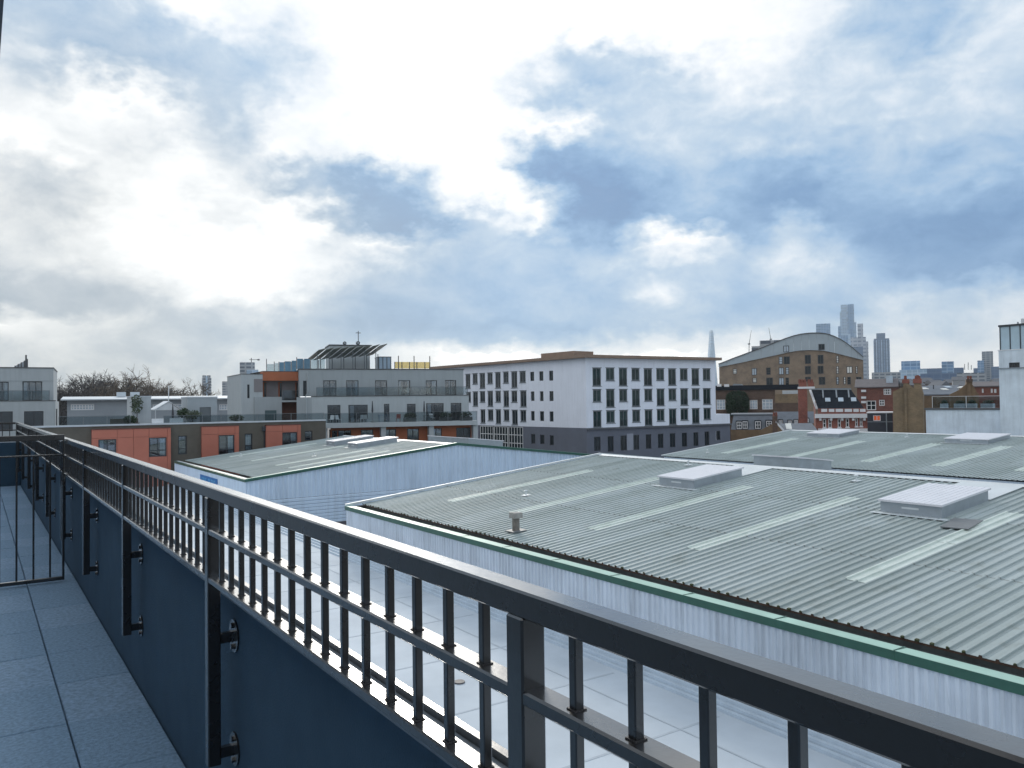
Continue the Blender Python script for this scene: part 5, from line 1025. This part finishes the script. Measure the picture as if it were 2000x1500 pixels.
# slate mansard row
MF = Fac(atd(1480, 825, 150), 141); mr = thing('mansard_row', 'grey slate mansard row with white dormer windows below the ivy', 'building'); r = MF.rect('e', (240, 455, 780, 640))
MB().prism([MF.pt(r[0], r[2], 0), MF.pt(r[1], r[2], 0), MF.pt(r[1], r[3], -1.6), MF.pt(r[0]+.5, r[3], -1.6)], -MF.n*.2).build('mansard', m_sl2, mr)
MF.box(MB(), r[0], r[1], r[3]+.001, r[3]+.25, -9, -1.4).build('roof_top', m_lead, mr); MF.box(MB(), r[0], r[1], 0, r[2]-.002, -8, -.02).build('wall', m_brb, mr)
for q in ((315, 540, 377, 632), (390, 535, 452, 628), (548, 535, 617, 628), (688, 530, 757, 600)):
    w = MF.rect('e', q); D_ = MF.off(.15); MF.box(MB(), w[0]-.12, w[1]+.12, w[2]-.05, w[3]+.2, -1.5, .02).build('dormer', m_sl, mr); window(mr, D_, w, m_frw, m_pane, .12, 2, 2, .06)
M2 = MF.off(-6); r = M2.rect('e', (790, 415, 1300, 560)); mr2 = thing('mansard_row', 'bluish slate roof with small white dormers behind the brown gable', 'building')
MB().prism([M2.pt(r[0], r[2], 0), M2.pt(r[1], r[2], 0), M2.pt(r[1], r[3], -3), M2.pt(r[0], r[3], -3)], -M2.n*.2).build('roof', m_sl2, mr2); M2.box(MB(), r[0], r[1], 0, r[2]-.002, -6, -.02).build('wall', m_brb, mr2)
for q in ((843, 520, 892, 562), (962, 525, 1008, 562), (1040, 518, 1085, 560), (1170, 500, 1222, 548)):
    w = M2.rect('e', q); M2.box(MB(), w[0]-.1, w[1]+.1, w[2]-.2, w[3]+.15, -2.2, .12).build('dormer', m_sl, mr2); window(mr2, M2.off(.25), w, m_frw, m_panel, .12, 2, 1, .05)
GF = Fac(atd(1510, 835, 128), 143); gb = thing('gabled_house', 'small brown brick gable with chimney and slate roof just beyond warehouse', 'building')
g = [GF.uv(*cp('e', x, y)) for x, y in ((590, 660), (800, 548), (905, 668))]; MB().prism([GF.pt(g[0][0], 0), GF.pt(*g[0]), GF.pt(*g[1]), GF.pt(*g[2]), GF.pt(g[2][0], 0)], -GF.n*.4).build('gable_wall', m_brb, gb)
r = GF.rect('e', (765, 470, 828, 560)); GF.box(MB(), r[0], r[1], r[2]-2, r[3], -1, .05).build('chimney_stack', m_dkb, gb)
for x in (782, 812): p = GF.uv(*cp('e', x, 420)); MB().tube([GF.pt(p[0], r[3]-.1, -.4), GF.pt(p[0], p[1], -.4)], [.2, .16], 8).build('chimney_pot', MATS['clay_pot'], gb)
MB().prism([GF.pt(*g[1], .05), GF.pt(*g[2], .05), GF.pt(g[2][0]+.1, g[2][1]+.3, .05), GF.pt(g[1][0]+.1, g[1][1]+.3, .05)], -GF.n*.5).build('verge_coping', m_stone, gb)
h_ = [GF.off(-.5).uv(*cp('e', x, y)) for x, y in ((905, 668), (1340, 655), (1270, 565), (850, 572))]; G2 = GF.off(-.5)
MB().prism([G2.pt(*h_[0]), G2.pt(*h_[1]), G2.pt(h_[2][0], h_[2][1], -4), G2.pt(h_[3][0], h_[3][1], -4)], (0, 0, -.2)).build('roof', m_sl2, gb); s0 = G2.uv(*cp('e', 975, 612))
MB().prism([G2.pt(s0[0]-.4, s0[1]-.35, -1.2), G2.pt(s0[0]+.45, s0[1]-.4, -1.2), G2.pt(s0[0]+.3, s0[1]+.45, -2.3), G2.pt(s0[0]-.6, s0[1]+.45, -2.3)], (0, 0, .15)).build('skylight', m_pw, gb)
MB().quad(G2.pt(h_[0][0], 0), G2.pt(h_[1][0], 0), G2.pt(*h_[1]), G2.pt(*h_[0])).build('wall', m_brb, gb)

# ------------------------------------------------------------------ right-hand roofs
fr = lambda F, r: F.rect('f', r); fu = lambda F, x, y: F.uv(*cp('f', x, y))
NF = Fac(atd(1718, 825, 122), 150); nb = thing('dark_clad_extension', 'dark navy clad rear extension with one lit orange window', 'building')
r = fr(NF, (98, 600, 440, 900)); lw = fr(NF, (175, 628, 276, 703)); NF.wall(MB(), r[0], r[1], 0, r[3], [lw], .2).build('wall', mat('navy_cladding', (.022, .026, .04), .5, .3, 1.2), nb)
w = window(nb, NF, lw, m_frw, mat('lit_window_glass', (.30, .07, .02), .4, .4, 3, emit=((1.0, .14, .02), .22)), .10, 2, 1, .08)
NF.box(MB(), r[0]-.1, r[1]+.1, r[3]+.001, r[3]+.16, -6, .1).build('roof_edge', m_stone, nb); z_ = lw[2]-.1; NF.box(MB(), r[0], r[1], z_-.1, z_, .002, .06).build('cladding_rail', m_lead, nb); u = fu(NF, 355, 700)[0]; NF.box(MB(), u-.08, u+.08, 0, r[3]-.01, .062, .16).build('downpipe', m_lead, nb)
QF = Fac(atd(1740, 780, 185), 150); qb = thing('red_brick_terrace', 'red brick terrace with white arched windows behind navy extension', 'building')
r = fr(QF, (-40, 255, 520, 600)); qs = [fr(QF, q) for q in ((315, 270, 418, 352), (85, 430, 215, 560), (255, 420, 330, 500))]
QF.wall(MB(), r[0], r[1], 0, r[3], qs, .2).build('wall', m_red if False else brickmat('dull_red_brick', (.17, .06, .045), (.22, .08, .06), (.2, .15, .13)), qb)
for i, q in enumerate(qs): window(qb, QF, q, m_frw, m_pane, .2, 4 if i == 0 else 2, 2, .12)
for y in (285, 375, 435): q = fr(QF, (15, y, 80, y+30)); QF.box(MB(), q[0], q[1], q[2], q[3], .003, .5).build('stone_band', m_stone, qb)
p = [QF.pt(r[0]-.5, r[3], .5), QF.pt(r[1], r[3], .5)]; zr_ = fu(QF.off(-5), 200, 150)[1]; MB().prism([p[0], p[1], QF.pt(r[1], zr_, -5), QF.pt(r[0]-.5, zr_, -5)], (0, 0, .2)).build('roof', mat('roof_tile_brown', (.14, .125, .13), .8, .2, 1), qb)
q = fr(QF.off(-2), (350, 95, 440, 215)); QF.off(-2).box(MB(), q[0], q[1], q[2], q[3], -3, 0).build('dormer', m_panel, qb)
YF = Fac(atd(1773, 800, 116), 152); yg = thing('brick_gable_end', 'tall tan brick gable end with two clay-potted chimneys', 'building')
ol = [(440, 900), (440, 312), (520, 272), (580, 250), (580, 150), (645, 150), (645, 205), (722, 268), (728, 140), (812, 140), (818, 225), (850, 350), (852, 900)]
P_ = [fu(YF, *q) for q in ol]; pts = [YF.pt(P_[0][0], 0)]+[YF.pt(*q) for q in P_[1:-1]]+[YF.pt(P_[-1][0], 0)]; MB().prism(pts, -YF.n*7).build('gable_wall', m_yb, yg)
r = fr(YF, (600, 260, 632, 900)); YF.box(MB(), r[0], r[1], 0, r[3], .003, .30).build('flue_breast', m_yb, yg); r = fr(YF, (722, 140, 818, 330)); YF.box(MB(), r[0]-.1, r[1]+.1, r[3]-.6, r[3]+.05, -2.2, .12).build('chimney_cap', m_red, yg); r = fr(YF, (575, 150, 648, 240)); YF.box(MB(), r[0]-.1, r[1]+.1, r[3]-.5, r[3]+.05, -2.2, .12).build('chimney_cap', m_red, yg)
for x, y in ((605, 92), (750, 92), (772, 85), (792, 95)): q = fu(YF, x, y); z0_ = fu(YF, x, 145)[1]; MB().tube([YF.pt(q[0], z0_-.1, -.9), YF.pt(q[0], q[1], -.9)], [.22, .17], 8).build('chimney_pot', MATS['clay_pot'], yg)
SF = Fac(atd(1850, 775, 140), 152); sb = thing('slate_roof_house', 'low house with blue-grey slate roof and bright skylights', 'building')
a, b_, c, d_ = [fu(SF, x, 348) for x in (800, 1290, 1340, 820)]; zr_ = fu(SF.off(-5), 1000, 228)[1]
MB().prism([SF.pt(a[0], a[1]), SF.pt(b_[0], a[1]), SF.pt(c[0], zr_, -5), SF.pt(a[0], zr_, -5)], (0, 0, -.2)).build('roof', m_sl2, sb); SF.box(MB(), a[0], b_[0]+3, 0, a[1]-.22, -9, -.1).build('wall', m_brb, sb)
for (x, y) in ((850, 280), (1120, 291), (1165, 260), (1305, 263)):
    q = fu(SF.off(-2.5), x, y); t0 = min(.8, max(.1, (q[1]-a[1])/(zr_-a[1]))); p = SF.pt(q[0], a[1]+(zr_-a[1])*t0+.02, -5*t0); dv = (Vector((0, 0, zr_-a[1]))-SF.n*5)*.13; sk = SF.u*(-.5 if x < 1290 else .5)
    MB().prism([p, p+SF.u*.9, p+SF.u*.9+dv+sk, p+dv+sk], (0, 0, .12)).build('skylight', m_pw if x != 1165 else m_panel, sb)
u = fu(SF.off(-3), 988, 270)[0]; SF.box(MB(), u-.08, u+.08, zr_-1.6, zr_+.1, -3.2, -3).build('vent_pipe', m_fr, sb)
XF = Fac(atd(1890, 775, 132), 152); xg = thing('brick_gable_house', 'brown brick gable with single broad chimney beside slate roof', 'building')
ol = [(1210, 345), (1330, 290), (1432, 205), (1432, 145), (1512, 145), (1512, 215), (1575, 320), (1600, 345)]; P_ = [fu(XF, *q) for q in ol]
MB().prism([XF.pt(P_[0][0], 0)]+[XF.pt(*q) for q in P_]+[XF.pt(P_[-1][0], 0)], -XF.n*6).build('gable_wall', m_brb, xg); r = fr(XF, (1438, 200, 1490, 400)); XF.box(MB(), r[0], r[1], 0, r[3], .003, .3).build('flue_breast', m_brb, xg); r = fr(XF, (1428, 140, 1516, 175)); XF.box(MB(), r[0], r[1], r[2], r[3], -3, .35).build('chimney_cap', m_dkb, xg)
for x in (1455, 1490): q = fu(XF, x, 95); MB().tube([XF.pt(q[0], r[3]-.05, -1), XF.pt(q[0], q[1], -1)], .17, 8).build('chimney_pot', MATS['clay_pot'], xg)
ZF = Fac(atd(1930, 770, 165), 152); zb2 = thing('brick_row_house', 'dull red brick row house with pale windows below far pale block', 'building'); r = fr(ZF, (1500, 245, 1960, 380)); zs = [fr(ZF, q) for q in ((1640, 270, 1662, 325), (1760, 270, 1785, 325), (1805, 275, 1835, 325))]
ZF.wall(MB(), r[0], r[1]+8, 0, r[3], zs, .2).build('wall', brickmat('dull_red_brick', (0, 0, 0), (0, 0, 0), (0, 0, 0)), zb2); zr_ = fu(ZF.off(-4), 1700, 190)[1]
for q in zs: window(zb2, ZF, q, m_frw, m_panel, .14, 1, 2, .1)
MB().prism([ZF.pt(r[0], r[3], .3), ZF.pt(r[1]+8, r[3], .3), ZF.pt(r[1]+8, zr_, -4), ZF.pt(r[0], zr_, -4)], (0, 0, .2)).build('roof', MATS['roof_tile_brown'], zb2)
# white wall with roof terrace, white stair tower
m_ww = mat('weathered_white_wall', (.64, .71, .78), .85, .17, .45, streak=.16, bump=.1); X0 = atd(1808, 800, 100)
WF = Fac(X0, 180); ww = thing('white_terrace_wall', 'weathered white rendered wall topped by dark coping and glass balustrade', 'building')
zw = fu(WF, 1300, 556)[1]; uw1 = WF.U(1958, 810); WF.box(MB(), 0, uw1+6, 0, zw, -14, 0).build('wall', m_ww, ww)
WF.box(MB(), -.12, uw1, zw+.001, zw+.24, -.5, .12).build('coping', m_cap, ww); ug = fu(WF.off(-.3), 975, 540)[0]; glass_rail(ww, WF, ug, uw1-.1, zw+.241, fu(WF.off(-.3), 1400, 372)[1]-zw-.26, -.3, 3.4, fm=m_stone)
for i, (x0, x1) in enumerate(((1075, 1155), (1260, 1410), (1435, 1545), (1620, 1785))):
    P2 = WF.off(-1.6); r = fr(P2, (x0, 470, x1, 520)); t = thing('planter_box', ('small pale planter box nearest the slate roof on white terrace', 'pale planter box second from the slate roof on white terrace', 'pale planter box third from the slate roof on white terrace', 'longest pale planter box beside the white stair tower')[i], 'planter')
    P2.box(MB(), r[0], r[1], zw+.05, r[3], -.6, 0).build('trough', m_gw, t); p = P2.pt((r[0]+r[1])/2, r[3]+.15, -.3); clump('foliage', p, (.3, (r[1]-r[0])*.5, .3), 160, .12, m_leafo if i % 2 else m_leaf, t, 40+i)
SX = WF.off(2.0); st = thing('white_stair_tower', 'tall white rendered stair tower with glazed top storey', 'building')
u0 = SX.U(*cp('5', 1458, 800)); zc = SX.uv(*cp('5', 1550, 522))[1]; zl2 = SX.uv(*cp('5', 1550, 690))[1]; wq = SX.rect('5', (1552, 640, 1658, 690)); SX.wall(MB(), u0, u0+14, 0, zc, [wq], .2).build('wall', m_ww, st); window(st, SX, wq, m_fr, m_pane, .1, 2, 1, .12)
MB().quad(SX.pt(u0, 0), SX.pt(u0, 0, -7), SX.pt(u0, zc, -7), SX.pt(u0, zc)).build('side_wall', m_ww, st); SX.box(MB(), u0-.1, u0+14, zl2-.12, zl2-.02, .003, .14).build('ledge', m_lead, st); SX.box(MB(), u0-.06, u0+14, zc+.001, zc+.1, -7, .06).build('sill_band', m_stone, st)
zg = SX.uv(*cp('5', 1480, 292))[1]; m_pb = mat('glazed_top_pane', (.40, .52, .60), .12, .1, .6, spec=.8)
us = [u0+.1+i*1.06 for i in range(12)]
for a, b_ in zip(us, us[1:]): SX.box(MB(), a+.05, b_-.05, zc+.1, zg, -.3, -.26).build('pane', m_pb, st)
for a in us: SX.box(MB(), a-.05, a+.05, zc+.1, zg, -.34, -.2).build('mullion', m_fr, st)
MB().quad(SX.pt(u0+.06, zc+.1, -.3), SX.pt(u0+.06, zc+.1, -6.5), SX.pt(u0+.06, zg, -6.5), SX.pt(u0+.06, zg, -.3)).build('side_glazing', m_pb, st)
SX.box(MB(), u0-.02, u0+14, zg+.001, zg+.22, -6.8, -.1).build('roof', m_fr, st); q = SX.off(-2).uv(*cp('5', 1688, 210)); SX.off(-2).box(MB(), q[0]-.2, q[0]+3, zg+.221, q[1], -2, 0).build('lift_overrun', m_stone, st); q = SX.off(-1).uv(*cp('5', 1640, 245)); MB().tube([SX.pt(q[0], zg+.22, -1), SX.pt(q[0], q[1], -1)], .09, 6).build('vent_pipe', m_lead, st)
# ------------------------------------------------------------------ low houses that close the horizon
R = random.Random(11); m_sub = [mat('far_roof_grey', (.13, .135, .15), .8), mat('far_wall_brick', (.15, .11, .095), .9), mat('far_wall_pale', (.30, .31, .32), .8)]
for i in range(26):
    px = 1690+i*11+R.uniform(-4, 4); d = R.uniform(300, 560); y = R.uniform(735, 752); w = R.uniform(16, 34)
    km = R.choice((1, 1, 2)); t = thing('far_house', ('low far brick house under grey roof among the horizon rooftops', 'low far pale-walled house under grey roof among the horizon rooftops')[km-1], 'house', ('far brick houses along the horizon', 'far pale houses along the horizon')[km-1]); pm = atd(px, 785, d); F = Fac(pm, math.degrees(math.atan2(pm.x, pm.y))+90+R.uniform(-30, 30)); u = w/1560*d/2; z = F.uv(px, y)[1]
    F.box(MB(), -u, u, 0, z-2.2, -9, 0).build('wall', m_sub[km], t); MB().prism([F.pt(-u-.3, z-2.199, .3), F.pt(-u-.3, z, -4.5), F.pt(-u-.3, z-2.199, -9.3)], F.u*(2*u+.6)).build('roof', m_sub[0], t)

# ------------------------------------------------------------------ winter haze over the city
hz = MB().box(-4200, 4200, -4200, 4200, -1.0, 330.0); hm = bpy.data.materials.new('haze_air'); hm.use_nodes = True; t = NT(hm.node_tree); t.n.clear(); o = t.node('ShaderNodeOutputMaterial'); v = t.node('ShaderNodeVolumePrincipled')
v.inputs['Color'].default_value = (.80, .91, 1.0, 1); v.inputs['Density'].default_value = .00010; v.inputs['Anisotropy'].default_value = .45; t.l.new(v.outputs[0], o.inputs['Volume'])
tag(hz.build('haze', hm), 'thin blue winter haze filling the air over the city', 'haze', None, 'stuff')
